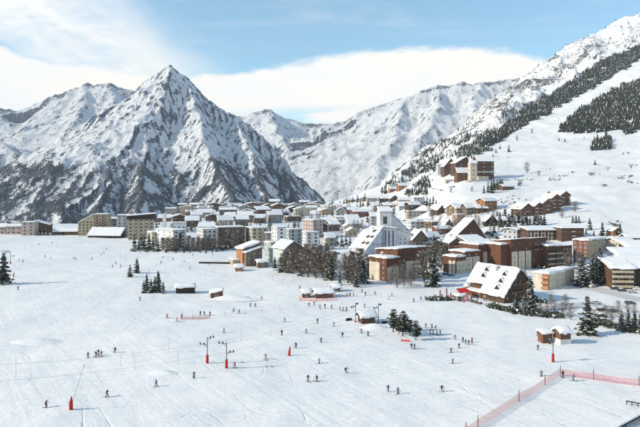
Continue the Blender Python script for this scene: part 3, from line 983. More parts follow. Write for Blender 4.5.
# low scrub on the open slope
pts = []
for (x, y, s_) in [(560, 176, 3), (592, 175, 2), (557, 179, 3), (622, 177, 3), (629, 177, 3), (630, 183, 4), (619, 179, 2), (608, 168, 2), (634, 166, 2), (604, 186, 2), (552, 180, 2), (590, 174, 2), (518, 180, 3), (512, 204, 3), (507, 200, 4), (516, 198, 3), (510, 207, 3), (530, 180, 2), (573, 173, 2), (545, 169, 2), (448, 183, 2), (453, 187, 2), (470, 182, 2), (625, 153, 3), (612, 224, 3), (615, 226, 2), (433, 189, 3), (440, 191, 2)]:
    for q in range(7):
        c = at(x + _f.gauss(0, s_ * 1.3), y + _f.gauss(0, s_ * .35))
        pts.append(c)
pts = np.array(pts)
o = bushes('scrub', pts[:, 0], pts[:, 1], pts[:, 2] - 0.2, 1.1, 12)
tag(o, 'low dark scrub poking through the snowy slope', 'scrub')

# ================================================================ buildings
def wallmat(key, c, var=0.24, sc=0.35, **k):
    M[key] = mottled(key, c, var, sc, 0.85, 0.15, **k)


for k, c in {
    'cream': (0.56, 0.50, 0.40), 'white': (0.66, 0.66, 0.65), 'beige': (0.42, 0.36, 0.25), 'maroon': (0.130, 0.060, 0.038), 'brick': (0.20, 0.085, 0.06),
    'brown': (0.105, 0.062, 0.040), 'timber': (0.15, 0.080, 0.050), 'orange': (0.36, 0.17, 0.085), 'grey': (0.42, 0.43, 0.45), 'palegrey': (0.55, 0.57, 0.60),
    'pink': (0.46, 0.38, 0.34), 'stone': (0.17, 0.135, 0.105), 'darkwood': (0.045, 0.034, 0.028), 'tan': (0.40, 0.31, 0.22), 'concrete': (0.36, 0.35, 0.33), 'greenish': (0.45, 0.50, 0.48)}.items():
    wallmat(k, c)
M['roof_edge'] = mottled('roof_edge', (0.10, 0.075, 0.06), 0.2, 1.0)
M['glass'] = new_mat('window_glass', 0.15, 0.6)[0]
M['glass'].node_tree.nodes['Principled BSDF'].inputs['Base Color'].default_value = (0.03, 0.035, 0.045, 1)
M['frame_white'] = mottled('frame_white', (0.62, 0.60, 0.56), 0.08, 1.0, 0.6)
M['frame_wood'] = mottled('frame_wood', (0.12, 0.07, 0.045), 0.2, 1.0, 0.7)
M['metal'] = mottled('grey_metal', (0.19, 0.20, 0.21), 0.15, 2.0, 0.5, 0.4)
M['red'] = mottled('red_padding', (0.40, 0.022, 0.018), 0.12, 2.0, 0.6)
M['black'] = mottled('black_rubber', (0.025, 0.025, 0.028), 0.2, 2.0, 0.6)
# snow lying on roofs: soft bump
m, t, b = new_mat('roof_snow', 0.75, 0.15)
pp = t.obj()
n1 = t.noise(pp, 0.35, 5, 0.6)
t.put(b.inputs['Base Color'], t.mix(t.step(n1, 0.3, 0.7), (0.77, 0.775, 0.79), (0.84, 0.84, 0.835)))
bump(t, b, n1, 0.5, 0.5)
M['roof_snow'] = m


class MB:
    """collects faces into one mesh"""
    def __init__(self):
        self.v, self.f, self.m = [], [], []

    def add(self, vs, fs, mi=0):
        o = len(self.v)
        self.v += [tuple(x) for x in vs]
        self.f += [tuple(o + i for i in f) for f in fs]
        self.m += [mi] * len(fs)
        return self

    def box(self, x0, y0, z0, x1, y1, z1, mi=0):
        vs = [(x0, y0, z0), (x1, y0, z0), (x1, y1, z0), (x0, y1, z0), (x0, y0, z1), (x1, y0, z1), (x1, y1, z1), (x0, y1, z1)]
        return self.add(vs, [(0, 3, 2, 1), (4, 5, 6, 7), (0, 1, 5, 4), (1, 2, 6, 5), (2, 3, 7, 6), (3, 0, 4, 7)], mi)

    def slab(self, q, up, inset=0.0, mi=0, lift=0.0):
        """prism over quad q (counter-clockwise from above), raised by up; the top is drawn in"""
        c = [sum(p[k] for p in q) / len(q) for k in range(3)]
        n = len(q)
        bot = [(p[0], p[1], p[2] + lift) for p in q]
        top = []
        for p in q:
            dx, dy, dz = c[0] - p[0], c[1] - p[1], c[2] - p[2]
            L = math.hypot(dx, dy) + 1e-6
            k = min(0.4, inset * 1.414 / L)
            top.append((p[0] + dx * k, p[1] + dy * k, p[2] + dz * k + up + lift))
        fs = [tuple(range(n))[::-1], tuple(range(n, 2 * n))] + [(i, (i + 1) % n, n + (i + 1) % n, n + i) for i in range(n)]
        if up < 0:
            fs = [f[::-1] for f in fs]
        return self.add(bot + top, fs, mi)

    def snowquad(self, q, th, n, m, seed=0):
        """a soft, uneven layer of snow over the quad q, thinner at its rounded edges"""
        rg = random.Random(seed)
        n, m = max(3, n), max(3, m)
        us = [0.0, 0.35 / n] + [i / n for i in range(1, n)] + [1 - 0.35 / n, 1.0]
        vs_ = [0.0, 0.35 / m] + [i / m for i in range(1, m)] + [1 - 0.35 / m, 1.0]
        A, B_, C_, D_ = [Vector(p) for p in q]
        N, Mm = len(us), len(vs_)
        o = len(self.v)
        for j, v_ in enumerate(vs_):
            for i, u_ in enumerate(us):
                p = (A * (1 - u_) + B_ * u_) * (1 - v_) + (D_ * (1 - u_) + C_ * u_) * v_
                e = (i in (0, N - 1)) + (j in (0, Mm - 1))
                k = th * (rg.uniform(.80, 1.12) if not e else rg.uniform(.40, .70))
                if e:
                    d = Vector((rg.uniform(-.14, .14), rg.uniform(-.14, .14), 0))
                    p = p + d
                self.v.append((p.x, p.y, p.z + k))
        fs = [(o + j * N + i, o + j * N + i + 1, o + (j + 1) * N + i + 1, o + (j + 1) * N + i) for j in range(Mm - 1) for i in range(N - 1)]
        ring = [i for i in range(N)] + [j * N + N - 1 for j in range(1, Mm)] + [(Mm - 1) * N + i for i in range(N - 2, -1, -1)] + [j * N for j in range(Mm - 2, 0, -1)]
        b0 = len(self.v)
        for r_ in ring:
            x, y, z = self.v[o + r_]
            # drop to the roof plane
            self.v.append((x, y, z - th * .75))
        L = len(ring)
        fs += [(b0 + i, b0 + (i + 1) % L, o + ring[(i + 1) % L], o + ring[i]) for i in range(L)]
        self.f += fs
        self.m += [0] * len(fs)
        return self

    def tube(self, a, b, r0, r1=None, n=6, mi=0):
        a, b = Vector(a), Vector(b)
        r1 = r0 if r1 is None else r1
        d = (b - a).normalized()
        s = d.orthogonal().normalized()
        t_ = d.cross(s)
        vs = [a + (s * math.cos(6.2832 * i / n) + t_ * math.sin(6.2832 * i / n)) * r0 for i in range(n)]
        vs += [b + (s * math.cos(6.2832 * i / n) + t_ * math.sin(6.2832 * i / n)) * r1 for i in range(n)]
        return self.add(vs, [(i, (i + 1) % n, n + (i + 1) % n, n + i) for i in range(n)] + [tuple(range(n))[::-1], tuple(range(n, 2 * n))], mi)

    def mesh(self, name, mats, smooth=False):
        me = bpy.data.meshes.new(name)
        me.from_pydata(self.v, [], self.f)
        for mm in mats:
            me.materials.append(mm)
        me.polygons.foreach_set('material_index', self.m)
        me.polygons.foreach_set('use_smooth', [smooth] * len(self.f))
        me.update()
        return me

    def build(self, name, mats, parent=None, **k):
        if not isinstance(mats, (list, tuple)):
            mats = [mats]
        return link(name, self.mesh(name, mats, k.pop('smooth', False)), parent, **k)


def unit_window(name, frame, glass='glass'):
    b = MB()
    f, d = 0.11, 0.08
    b.box(-.5, -d, -.5, -.5 + f, 0, .5)
    b.box(.5 - f, -d, -.5, .5, 0, .5)
    b.box(-.5 + f, -d, .5 - f, .5 - f, 0, .5)
    b.box(-.5 + f, -d * 1.4, -.5, .5 - f, 0, -.5 + f)
    b.box(-.025, -d * .7, -.5 + f, .025, -0.02, .5 - f)
    b.add([(-.5 + f, -.02, -.5 + f), (.5 - f, -.02, -.5 + f), (.5 - f, -.02, .5 - f), (-.5 + f, -.02, .5 - f)], [(0, 1, 2, 3)], 1)
    return b.mesh(name, [frame, M[glass]])


def unit_balcony(name, rail):
    """unit wide and high, one deep: dark loggia door, floor slab with snow, solid railing"""
    b = MB()
    b.add([(-.42, -.015, -.42), (.42, -.015, -.42), (.42, -.015, .40), (-.42, -.015, .40)], [(0, 1, 2, 3)], 1)
    b.box(-.02, -.04, -.42, .02, -.016, .40, 0)
    b.box(-.5, -1, -.5, .5, 0, -.44, 0)
    b.box(-.5, -1, -.44, .5, -.93, -.12, 0)
    b.box(-.5, -.93, -.44, -.46, 0, -.12, 0)
    b.box(.46, -.93, -.44, .5, 0, -.12, 0)
    b.box(-.5, -1.03, -.12, .5, -.90, -.09, 2)
    return b.mesh(name, [rail, M['glass'], M['tree_snow']])


for k, c, r_ in (('curtain', (.24, .22, .19), .5), ('glass_sky_reflection', (.10, .14, .19), .1)):  # the bluish pane has a sky reflection put into its base colour
    M[k] = mottled(k, c, .3, 1.5, r_, .5)
WIN = {'w': [unit_window('window', M['frame_white'], g) for g in ('glass', 'glass', 'curtain', 'glass_sky_reflection')], 'd': [unit_window('window', M['frame_wood'], g) for g in ('glass', 'glass', 'curtain', 'glass_sky_reflection')]}
BAL = {k: unit_balcony('balcony', M[k]) for k in ('cream', 'brown', 'orange', 'tan', 'white', 'timber', 'beige', 'grey', 'maroon')}


class Site:
    def __init__(self, name, label, cat, px, py, a=20, group=None, D=None):
        self.K = at(px, py, D)
        self.a = R(a)
        self.e = link(name, None, loc=self.K, rz=self.a)
        self.e.empty_display_size = 1
        tag(self.e, label, cat, group)
        self.far = self.K.y > 430
        self.winbuf = MB()

    def h(self, py):
        """height above the base corner that shows at row py"""
        return EYE + (HY - py) / F * self.K.y - self.K.z

    def lx(self, px, dflt=12.0):
        return self._len(px, self.a, dflt)

    def ly(self, px, dflt=12.0):
        return self._len(px, self.a + math.pi / 2, dflt)

    def _len(self, px, ang, dflt):
        if px is None:
            return dflt
        u = (px - HX) / F
        dx, dy = math.cos(ang), math.sin(ang)
        den = dx - u * dy
        t = (u * self.K.y - self.K.x) / den if abs(den) > 1e-4 else -1
        return t if 1.0 < t < 160 else dflt

    # ---- parts
    def block(self, x0, y0, lx, ly, h, roof='flat', wall='cream', z0=-3.5, rise=None, over=0.7, snow=0.55, ridge=0.5, name='wall', edge='roof_edge', parapet=0.35):
        x1, y1 = x0 + lx, y0 + ly
        b = MB()
        th = 0.30
        rq = []
        if roof == 'flat':
            b.box(x0, y0, z0, x1, y1, h)
            o = min(over, 0.35)
            rq = [[(x0 - o, y0 - o, h), (x1 + o, y0 - o, h), (x1 + o, y1 + o, h), (x0 - o, y1 + o, h)]]
        elif roof in ('gx', 'gy'):
            # gx: the ridge runs along x (gables on the left face), gy: the ridge runs along y (gable on the right face)
            if roof == 'gx':
                w_ = ly
                r = rise if rise is not None else w_ * 0.28
                ym = y0 + ly * ridge
                vs = [(x0, y0, z0), (x1, y0, z0), (x1, y1, z0), (x0, y1, z0), (x0, y0, h), (x1, y0, h), (x1, y1, h), (x0, y1, h), (x0, ym, h + r), (x1, ym, h + r)]
                fs = [(0, 3, 2, 1), (0, 1, 5, 4), (2, 3, 7, 6), (3, 0, 4, 8, 7), (1, 2, 6, 9, 5), (4, 5, 9, 8), (8, 9, 6, 7)]
                s0 = r / max(.1, ym - y0)
                s1 = r / max(.1, y1 - ym)
                o = over
                rq = [[(x0 - o, y0 - o, h - s0 * o), (x1 + o, y0 - o, h - s0 * o), (x1 + o, ym, h + r), (x0 - o, ym, h + r)],
                      [(x0 - o, ym, h + r), (x1 + o, ym, h + r), (x1 + o, y1 + o, h - s1 * o), (x0 - o, y1 + o, h - s1 * o)]]
            else:
                w_ = lx
                r = rise if rise is not None else w_ * 0.28
                xm = x0 + lx * ridge
                vs = [(x0, y0, z0), (x1, y0, z0), (x1, y1, z0), (x0, y1, z0), (x0, y0, h), (x1, y0, h), (x1, y1, h), (x0, y1, h), (xm, y0, h + r), (xm, y1, h + r)]
                fs = [(0, 3, 2, 1), (0, 1, 5, 8, 4), (2, 3, 7, 9, 6), (3, 0, 4, 7), (1, 2, 6, 5), (4, 8, 9, 7), (8, 5, 6, 9)]
                s0 = r / max(.1, xm - x0)
                s1 = r / max(.1, x1 - xm)
                o = over
                rq = [[(x0 - o, y0 - o, h - s0 * o), (xm, y0 - o, h + r), (xm, y1 + o, h + r), (x0 - o, y1 + o, h - s0 * o)],
                      [(xm, y0 - o, h + r), (x1 + o, y0 - o, h - s1 * o), (x1 + o, y1 + o, h - s1 * o), (xm, y1 + o, h + r)]]
            b.add(vs, fs)
        else:
            # sheds: rise is the height difference, 'sx' high at far x, 'sX' high at near x, 'sy' high at far y, 'sY' high at near y
            r = rise if rise is not None else 2.0
            o = over
            if roof in ('sx', 'sX'):
                za, zb = (h, h + r) if roof == 'sx' else (h + r, h)
                s = (zb - za) / lx
                zc = [za, zb, zb, za]
                ro = [za - s * o, zb + s * o, zb + s * o, za - s * o]
            else:
                za, zb = (h, h + r) if roof == 'sy' else (h + r, h)
                s = (zb - za) / ly
                zc = [za, za, zb, zb]
                ro = [za - s * o, za - s * o, zb + s * o, zb + s * o]
            cs = [(x0, y0), (x1, y0), (x1, y1), (x0, y1)]
            vs = [(c[0], c[1], z0) for c in cs] + [(c[0], c[1], z) for c, z in zip(cs, zc)]
            b.add(vs, [(0, 3, 2, 1), (4, 5, 6, 7), (0, 1, 5, 4), (1, 2, 6, 5), (2, 3, 7, 6), (3, 0, 4, 7)])
            rq = [[(x0 - o, y0 - o, ro[0]), (x1 + o, y0 - o, ro[1]), (x1 + o, y1 + o, ro[2]), (x0 - o, y1 + o, ro[3])]]
        b.build(name, M[wall], self.e)
        rb, sb = MB(), MB()
        for q in rq:
            rb.slab(q, th, 0, 0, 0.004)
            if self.far:
                sb.slab([(p[0], p[1], p[2] + th + 0.008) for p in q], snow, min(0.35, snow * .7))
            else:
                n_ = int(min(9, max(3, (Vector(q[1]) - Vector(q[0])).length / 2.2)))
                m_ = int(min(9, max(3, (Vector(q[3]) - Vector(q[0])).length / 2.2)))
                sb.snowquad([(p[0], p[1], p[2] + th - .05) for p in q], snow * 1.1 + .05, n_, m_, int(abs(q[0][0] * 37 + q[0][1] * 11)))
        ro_ = rb.build('roof', M[edge], self.e)
        if snow > 0:
            sb.build('snow_layer', M['roof_snow'], ro_, smooth=not self.far)
        return self

    def _put(self, me, name, face, x0, y0, u, z, w_, h_, depth=1.0):
        if face == 'R':
            loc, rz = (x0 + u, y0, z), 0.0
        else:
            loc, rz = (x0, y0 + u, z), -math.pi / 2
        o = link(name, me, self.e, loc, rz)
        o.scale = (w_, depth, h_)
        return o

    def wins(self, face, x0, y0, length, cols, rows, z0, dz, ww=1.1, wh=1.3, m0=None, st='w', m1=None, skip=()):
        m0 = length / (cols * 2) if m0 is None else m0
        m1 = m0 if m1 is None else m1
        for r in range(rows):
            for c in range(cols):
                if (r, c) in skip: continue
                u = m0 + (length - m0 - m1) * (c / (cols - 1) if cols > 1 else 0.5)
                z = z0 + r * dz
                if self.far:
                    b = self.winbuf
                    if face == 'R':
                        X0, Y0 = x0 + u, y0
                        b.add([(X0 - ww / 2, Y0 - .05, z - wh / 2), (X0 + ww / 2, Y0 - .05, z - wh / 2), (X0 + ww / 2, Y0 - .05, z + wh / 2), (X0 - ww / 2, Y0 - .05, z + wh / 2)], [(0, 1, 2, 3)], 1)
                        b.box(X0 - ww / 2 - .1, Y0 - .12, z - wh / 2 - .15, X0 + ww / 2 + .1, Y0, z - wh / 2, 0)
                        if ww > 1.7 and rows > 1 and r > 0 and (c + int(self.K.x)) % 2 == 0:
                            b.box(X0 - ww / 2 - .5, Y0 - 1.1, z - wh / 2 - .45, X0 + ww / 2 + .5, Y0 - .13, z - wh / 2 - .3, 0)
                            b.box(X0 - ww / 2 - .5, Y0 - 1.1, z - wh / 2 - .297, X0 + ww / 2 + .5, Y0 - 1.0, z - wh / 2 + .55, 0)
                    else:
                        X0, Y0 = x0, y0 + u
                        b.add([(X0 - .05, Y0 + ww / 2, z - wh / 2), (X0 - .05, Y0 - ww / 2, z - wh / 2), (X0 - .05, Y0 - ww / 2, z + wh / 2), (X0 - .05, Y0 + ww / 2, z + wh / 2)], [(0, 1, 2, 3)], 1)
                        b.box(X0 - .12, Y0 - ww / 2 - .1, z - wh / 2 - .15, X0, Y0 + ww / 2 + .1, z - wh / 2, 0)
                else:
                    k_ = int(abs(u * 7.3 + z * 13.7 + self.K.x * 3.1) * 10)
                    self._put(WIN[st][k_ % 4], 'window', face, x0, y0, u, z, ww * (1.0, 1.0, .8)[k_ % 3], wh)
        return self

    def balcs(self, face, x0, y0, length, cols, rows, z0, dz, ww=3.0, wh=2.5, depth=1.3, st='cream', m0=None):
        m0 = length / (cols * 2) if m0 is None else m0
        for r in range(rows):
            for c in range(cols):
                u = m0 + (length - 2 * m0) * (c / (cols - 1) if cols > 1 else 0.5)
                self._put(BAL[st], 'balcony', face, x0, y0, u, z0 + r * dz, ww, wh, depth)
        return self

    def panels(self, face, x0, y0, spans, z0, z1, mat='cream', gap=0.0):
        for i, (a, c) in enumerate(spans):
            b = MB()
            w_ = c - a
            b.box(-w_ / 2, -0.18, 0, w_ / 2, 0.02, z1 - z0)
            self._put(b.mesh('panel', [M[mat]]), 'panel', face, x0, y0, (a + c) / 2, z0, 1, 1)
        return self

    def chimney(self, x, y, z, h=1.6, w_=0.9):
        b = MB().box(x - w_ / 2, y - w_ / 2, z - 1.5, x + w_ / 2, y + w_ / 2, z + h)
        b.box(x - w_ / 2 - .12, y - w_ / 2 - .12, z + h + .003, x + w_ / 2 + .12, y + w_ / 2 + .12, z + h + .3, 1)
        b.build('chimney', [M['concrete'], M['roof_snow']], self.e)
        return self

    def done(self):
        if self.winbuf.f:
            o = self.winbuf.build('window_rows', [M['concrete'], M['glass']], self.e)
            tag(o, kind='stuff')
        return self


def simple(name, label, cat, px, py, pl, pr, a, top, roof='gx', wall='cream', g=None, D=None, ly=None, lx=None, rows=None, rise=None, wc=None, st='w', over=0.9, ridge=0.5, balc=None, chim=False, snow=.6, lc=None, minh=3.5):
    s = Site(name, label, cat, px, py, a, g, D)
    LX = lx or s.lx(pr)
    LY = ly or s.ly(pl)
    H = max(minh, s.h(top))
    s.block(0, 0, LX, LY, H, roof, wall, rise=rise, over=over, ridge=ridge, snow=snow)
    n = rows if rows is not None else max(1, int(H / 2.9))
    dz = H / max(1, n)
    cR = wc if wc is not None else max(1, int(LX / (4.3 if s.far else 3.2)))
    cL = lc if lc is not None else max(1, int(LY / 3.6))
    if n and cR:
        if balc and not s.far:
            s.balcs('R', 0, 0, LX, max(1, cR // 2), n, dz * .5, dz, min(3.2, LX / max(1, cR // 2) * .8), dz * .92, st=balc)
        else:
            s.wins('R', 0, 0, LX, cR, n, dz * .52, dz, 1.9 if s.far else 1.3, 1.35, st=st)
    if n and cL:
        s.wins('L', 0, 0, LY, cL, n, dz * .52, dz, 1.2, 1.35, st=st)
    if chim:
        s.chimney(LX * .6, LY * .55, H + (rise or (LY if roof == 'gx' else LX) * .28 if roof in ('gx', 'gy') else 0.3) * .8)
    s.done()
    return s


G_BLK = 'apartment blocks of the village'
G_CH = 'chalets on the hillside'
G_HS = 'houses of the village'

# ---- long maroon block at the village edge
s = Site('apartment_block', 'long maroon block with cream panels, low snowy wing on its left end', 'apartment block', 386.5, 281.5, 38, G_BLK)
L1, LY = s.lx(399), s.ly(369)
H1 = s.h(259)
s.block(0, 0, L1, LY, H1, 'flat', 'maroon', snow=.7)
L2 = s.lx(428) - L1
s.block(L1 + .01, 1.0, L2, LY + 3, s.h(252.5) * 1.06, 'sy', 'maroon', rise=-1.2, snow=.45)
s.panels('L', 0, 0, [(LY * .38, LY * .97)], 0, H1 * .80)
s.wins('L', 0, 0, LY, 3, 4, 1.4, 2.7, .9, 1.0, m0=LY * .18, m1=LY * .08)
s.panels('R', 0, 0, [(0.4, L1 * .42), (L1 * .52, L1 * .95)], 0, H1 * .62)
s.wins('R', 0, -.18, L1 * .45, 1, 3, 1.4, 2.7, .9, 1.0)
s.panels('R', L1, 1.0, [(L2 * .27, L2 * .54), (L2 * .58, L2 * .86)], 0, H1 * .78)
s.wins('R', L1, 1.0, L2 * .28, 2, 4, 1.4, 2.7, 1.0, 1.1)
s.balcs('R', L1, 1.0, L2 * .2, 1, 3, 2.0, 2.8, 2.4, 2.4, st='maroon')
s.wins('R', L1, 1.0, L2, 6, 1, H1 * 1.02, 2, 1.5, 1.2, st='d')
s.chimney(L1 * .5, LY * .6, H1 + .8)
s.done()

# ---- stepped maroon complex
s = Site('apartment_block', 'stepped maroon block whose snowy flat roofs climb to the right', 'apartment block', 456, 274, 34, G_BLK)
LY = s.ly(448.5, 9)
xs = [0, s.lx(466), s.lx(481), s.lx(502), s.lx(511)]
hs = [s.h(257.5), s.h(254) * 1.02, s.h(249) * 1.06, s.h(250) * .98]
ys = [0, 0.8, 1.8, 0.6]
for i in range(4):
    w_ = xs[i + 1] - xs[i]
    hh = hs[i]
    s.block(xs[i] + .01 * i, ys[i], w_ - .02, LY + 4 + i * 2.5, hh, 'flat', 'maroon', snow=.7, over=.7)
    s.panels('R', xs[i], ys[i], [(w_ * .04, w_ * .48), (w_ * .53, w_ * .96)] if i in (1, 3) else ([(w_ * .05, w_ * .96)] if i == 0 else [(w_ * .22, w_ * .56), (w_ * .61, w_ * .97)]), 0, hh * (.76 if i != 2 else .72))
    s.wins('R', xs[i], ys[i] - .18, w_, 2, 4, 1.6, 2.8, .9, 1.1, m0=w_ * .27)
for i in range(4):
    w_ = xs[i + 1] - xs[i]
    s.wins('R', xs[i], ys[i], w_, 3 if i > 1 else 2, 1, hs[i] * .87, 2, 1.4, 1.1, st='d')
s.panels('L', 0, 0, [(LY * .1, LY * .45), (LY * .55, LY * .95)], 0, hs[0] * .76)
s.wins('L', 0, 0, LY, 2, 4, 1.5, 2.7, .9, 1.0, m0=1)
s.done()
s = Site('apartment_block', 'tall maroon block with red roof edge, right of the stepped block', 'apartment block', 511, 271, 30, G_BLK)
L = s.lx(546)
H = s.h(243)
s.block(0, 0, L, 16, H, 'sY', 'maroon', rise=1.8, snow=.3, over=.8, edge='brick')
s.block(-6, 2, 5.9, 12, H * .93, 'flat', 'maroon', snow=.8)
s.panels('R', 0, 0, [(L * .02, L * .18), (L * .21, L * .38), (L * .41, L * .56)], 0, H * .68)
s.wins('R', 0, 0, L * .57, 6, 2, H * .76, 2.9, 1.5, 1.3, st='d')
s.balcs('R', L * .58, 0, L * .40, 2, 2, H * .74, 3.0, 4.2, 2.4, st='timber')
s.wins('R', 0, -.18, L * .56, 3, 4, 1.8, 3.0, .9, 1.1)
s.wins('R', L * .58, 0, L * .40, 3, 3, 1.8, 3.4, 1.3, 1.5, st='d')
s.done()
s = Site('apartment_block', 'dark brown block with cream balcony band and single snowy roof patch', 'apartment block', 547, 268, 25, G_BLK)
L = s.lx(572)
H = s.h(247)
s.block(0, 0, L, 14, H, 'flat', 'brown', snow=.15, edge='darkwood')
s.block(-0.6, -1.2, L * .52, 12, H + .4, 'sy', 'brown', rise=1.0, snow=.7, z0=H - 1.5, name='roof_storey')
s.balcs('R', 0, 0, L * .6, 2, 3, 3.0, 3.1, 5.0, 2.6, st='tan')
s.wins('R', L * .62, 0, L * .36, 3, 4, 2, 2.8, 1.0, 1.1)
s.done()

# ---- big chalet restaurant with dormers
s = Site('restaurant_chalet', 'big steep chalet with five dark dormers in its snowy roof', 'restaurant', 504, 303.5, 33, 'restaurants on the piste')
LX, LY = s.lx(527, 18), s.ly(476, 24)
LY = 22.0
LX = 17.0
H, rise = 3.4, 10.4
s.block(3.4, 0, 13.6, LY, 7.2, 'gy', 'brown', rise=6.6, over=1.2, snow=.75, ridge=.4375)
s.block(0, 0, 3.35, LY * .56, 3.4, 'sx', 'brown', rise=3.7, over=.9, snow=.7, name='lean_to_wall')
for z_, x_a, x_b in ((3.7, 4.5, 16.5), (7.0, 6.0, 14.5)):
    MB().box(x_a, -1.5, z_, x_b, -.003, z_ + .2).box(x_a, -1.5, z_ + .203, x_b, -1.4, z_ + 1.1).box(x_a + .1, -1.38, z_ + .203, x_b - .1, -.3, z_ + .5, 1).build('balcony', [M['timber'], M['roof_snow']], s.e)
sl_ = rise / (LX * .55)
for (fx_, fy_) in [(.14, .20), (.40, .20), (.66, .20), (.50, .68), (.74, .68)]:
    d0 = LX * .55 * fx_
    zc = H + sl_ * d0 + .7
    yc = LY * fy_
    b = MB()
    wv = 2.3
    b.add([(d0 - .6, yc - wv, zc - 1.2), (d0 - .6, yc + wv, zc - 1.2), (d0 - .6, yc, zc + 1.7), (d0 + 3.8, yc - wv, zc - 1.2), (d0 + 3.8, yc + wv, zc - 1.2), (d0 + 3.8, yc, zc + 1.7)], [(0, 2, 1), (3, 4, 5), (0, 3, 5, 2), (1, 2, 5, 4), (0, 1, 4, 3)])
    dm = b.build('dormer', M['darkwood'], s.e)
    sb = MB()
    sb.slab([(d0 - .65, yc - wv - .35, zc - 1.5), (d0 + 3.6, yc - wv - .35, zc - 1.5), (d0 + 3.6, yc, zc + 1.8), (d0 - .65, yc, zc + 1.8)], .45, .2)
    sb.slab([(d0 - .65, yc, zc + 1.8), (d0 + 3.6, yc, zc + 1.8), (d0 + 3.6, yc + wv + .35, zc - 1.5), (d0 - .65, yc + wv + .35, zc - 1.5)], .45, .2)
    sb.build('snow_layer', M['roof_snow'], dm)
    MB().box(d0 - .64, yc - .5, zc - 1.0, d0 - .6, yc + .5, zc + .1).build('window', M['glass'], dm)
s.chimney(LX * .42, LY * .45, H + rise * .85, 2.0, 1.0)
s.wins('R', 0, 0, LX, 4, 1, 2.0, 3, 1.6, 1.6, st='d')
s.wins('R', LX * .18, 0, LX * .66, 4, 1, 5.2, 3, 1.3, 1.4, st='d')
s.wins('R', LX * .35, 0, LX * .36, 2, 1, 8.4, 3, 1.2, 1.3, st='d')
s.wins('L', 0, 0, LY * .55, 4, 1, 1.7, 3, 1.7, 1.7, st='d')
MB().box(.4, LY * .60, -1, 3.3, LY - .5, 2.6).build('veranda', M['timber'], s.e)
MB().slab([(-.2, LY * .585, 2.7), (3.4, LY * .585, 3.2), (3.4, LY, 3.2), (-.2, LY, 2.7)], .5, .3).build('veranda_snow', M['roof_snow'], s.e)
s.done()

# ---- cream block with orange balconies
s = Site('apartment_block', 'low cream block with orange balconies at its left corner', 'apartment block', 549, 290, 40, G_BLK)
LX, LY = s.lx(576), s.ly(534, 14)
H = s.h(274.5)
s.block(0, 0, LX * .58, LY, H, 'flat', 'cream', snow=.8, edge='cream')
s.block(LX * .58 + .02, .9, LX * .42, LY * .9, H * 1.02, 'flat', 'cream', snow=.8, edge='cream')
s.balcs('L', 0, 0, LY * .42, 1, 3, 1.4, H / 3, 4.0, 2.2, st='orange')
s.panels('L', 0, 0, [(0.3, LY * .40)], 0, H - .3, 'orange')
s.wins('R', 0, 0, LX * .55, 3, 3, 1.5, H / 3, .9, 1.0, skip=((0, 0), (2, 1)))
s.wins('R', LX * .58, .9, LX * .42, 2, 3, 1.5, H / 3, .9, 1.0)
s.wins('L', 0, 0, LY, 1, 2, 2.6, 3, .9, 1.0, m0=LY * .8)
s.done()

# ---- house with beige balcony bands, right edge
s = Site('apartment_block', 'house with four beige balcony bands under thick snow, right edge', 'apartment block', 613, 289, -4, G_BLK)
LX = s.lx(632)
H = s.h(268)
s.block(0, 0, LX, 15, H, 'sy', 'brown', rise=3.0, over=1.9, snow=1.0)
for i in range(4):
    o = MB().box(-.3, -1.6, 0, LX + .2, -1.45, 1.1).box(-.3, -1.45, -.2, LX + .2, 0, 0).box(-.3, -1.45, 0, -.15, 0, 1.1).build('balcony', M['beige'], s.e, loc=(0, 0, 1.0 + i * H / 4.3))
s.wins('R', 0, 0, LX, 5, 4, 2.4, H / 4.3, 1.4, 1.7, st='d')
s.block(LX + .05, 2.2, 16, 14, H * 1.02, 'sy', 'darkwood', rise=3.2, over=1.6, snow=1.0)
s.wins('R', LX + .05, 2.2, 15, 4, 4, 2.4, H / 4.3, 1.3, 1.4, st='d')
s.done()
simple('chalet', 'large snowy roof just behind the balcony house, upper of two', 'chalet', 621, 272, None, 660, -4, 257.5, 'sy', 'brown', G_HS, rise=3.0, over=1.6, ly=14, snow=1.0)
simple('chalet', 'third snowy roof behind the balcony house, nearest the slope', 'chalet', 628, 262, None, 668, -4, 248, 'sy', 'brown', G_HS, rise=2.4, over=1.4, ly=13, snow=1.0)
simple('chalet', 'cream chalet with wide snowy roof left of the balcony house', 'chalet', 619, 252, 614, 634, 18, 242, 'gx', 'cream', G_HS, rise=2.0, over=1.6, ly=12)
simple('house', 'narrow cream house above the balcony house at the right edge', 'house', 627, 246, None, 646, 5, 238, 'gx', 'brown', G_HS, ly=9, rise=2)
simple('chalet', 'small orange chalet alone on the slope beside two firs', 'chalet', 613, 236, None, 621, 10, 231, 'gy', 'orange', G_CH, ly=7, rise=2)

# ---- brick block
s = Site('apartment_block', 'brick red block with white windows and beige right side', 'apartment block', 588, 259, 40, G_BLK)
LX, LY = s.lx(603), s.ly(573)
H = s.h(241)
s.block(0, 0, LX, LY, H, 'flat', 'brick', snow=.8)
s.panels('R', 0, 0, [(.2, LX - .2)], 0, H - .2, 'beige')
s.wins('R', 0, -.18, LX, 3, 4, 1.6, H / 4.2, 1.0, 1.2)
s.wins('L', 0, 0, LY, 3, 4, 1.6, H / 4.2, 1.5, 1.4)
s.block(LX + .05, 2, s.lx(613) - LX, LY, H * .95, 'flat', 'palegrey', snow=.8)
s.wins('R', LX, 2, s.lx(613) - LX, 2, 3, 1.6, H / 4, 1.0, 1.2)
for q in range(3):
    s.chimney(LX * (.2 + .3 * q), LY * .5, H + .6, .7, .7)
s.done()

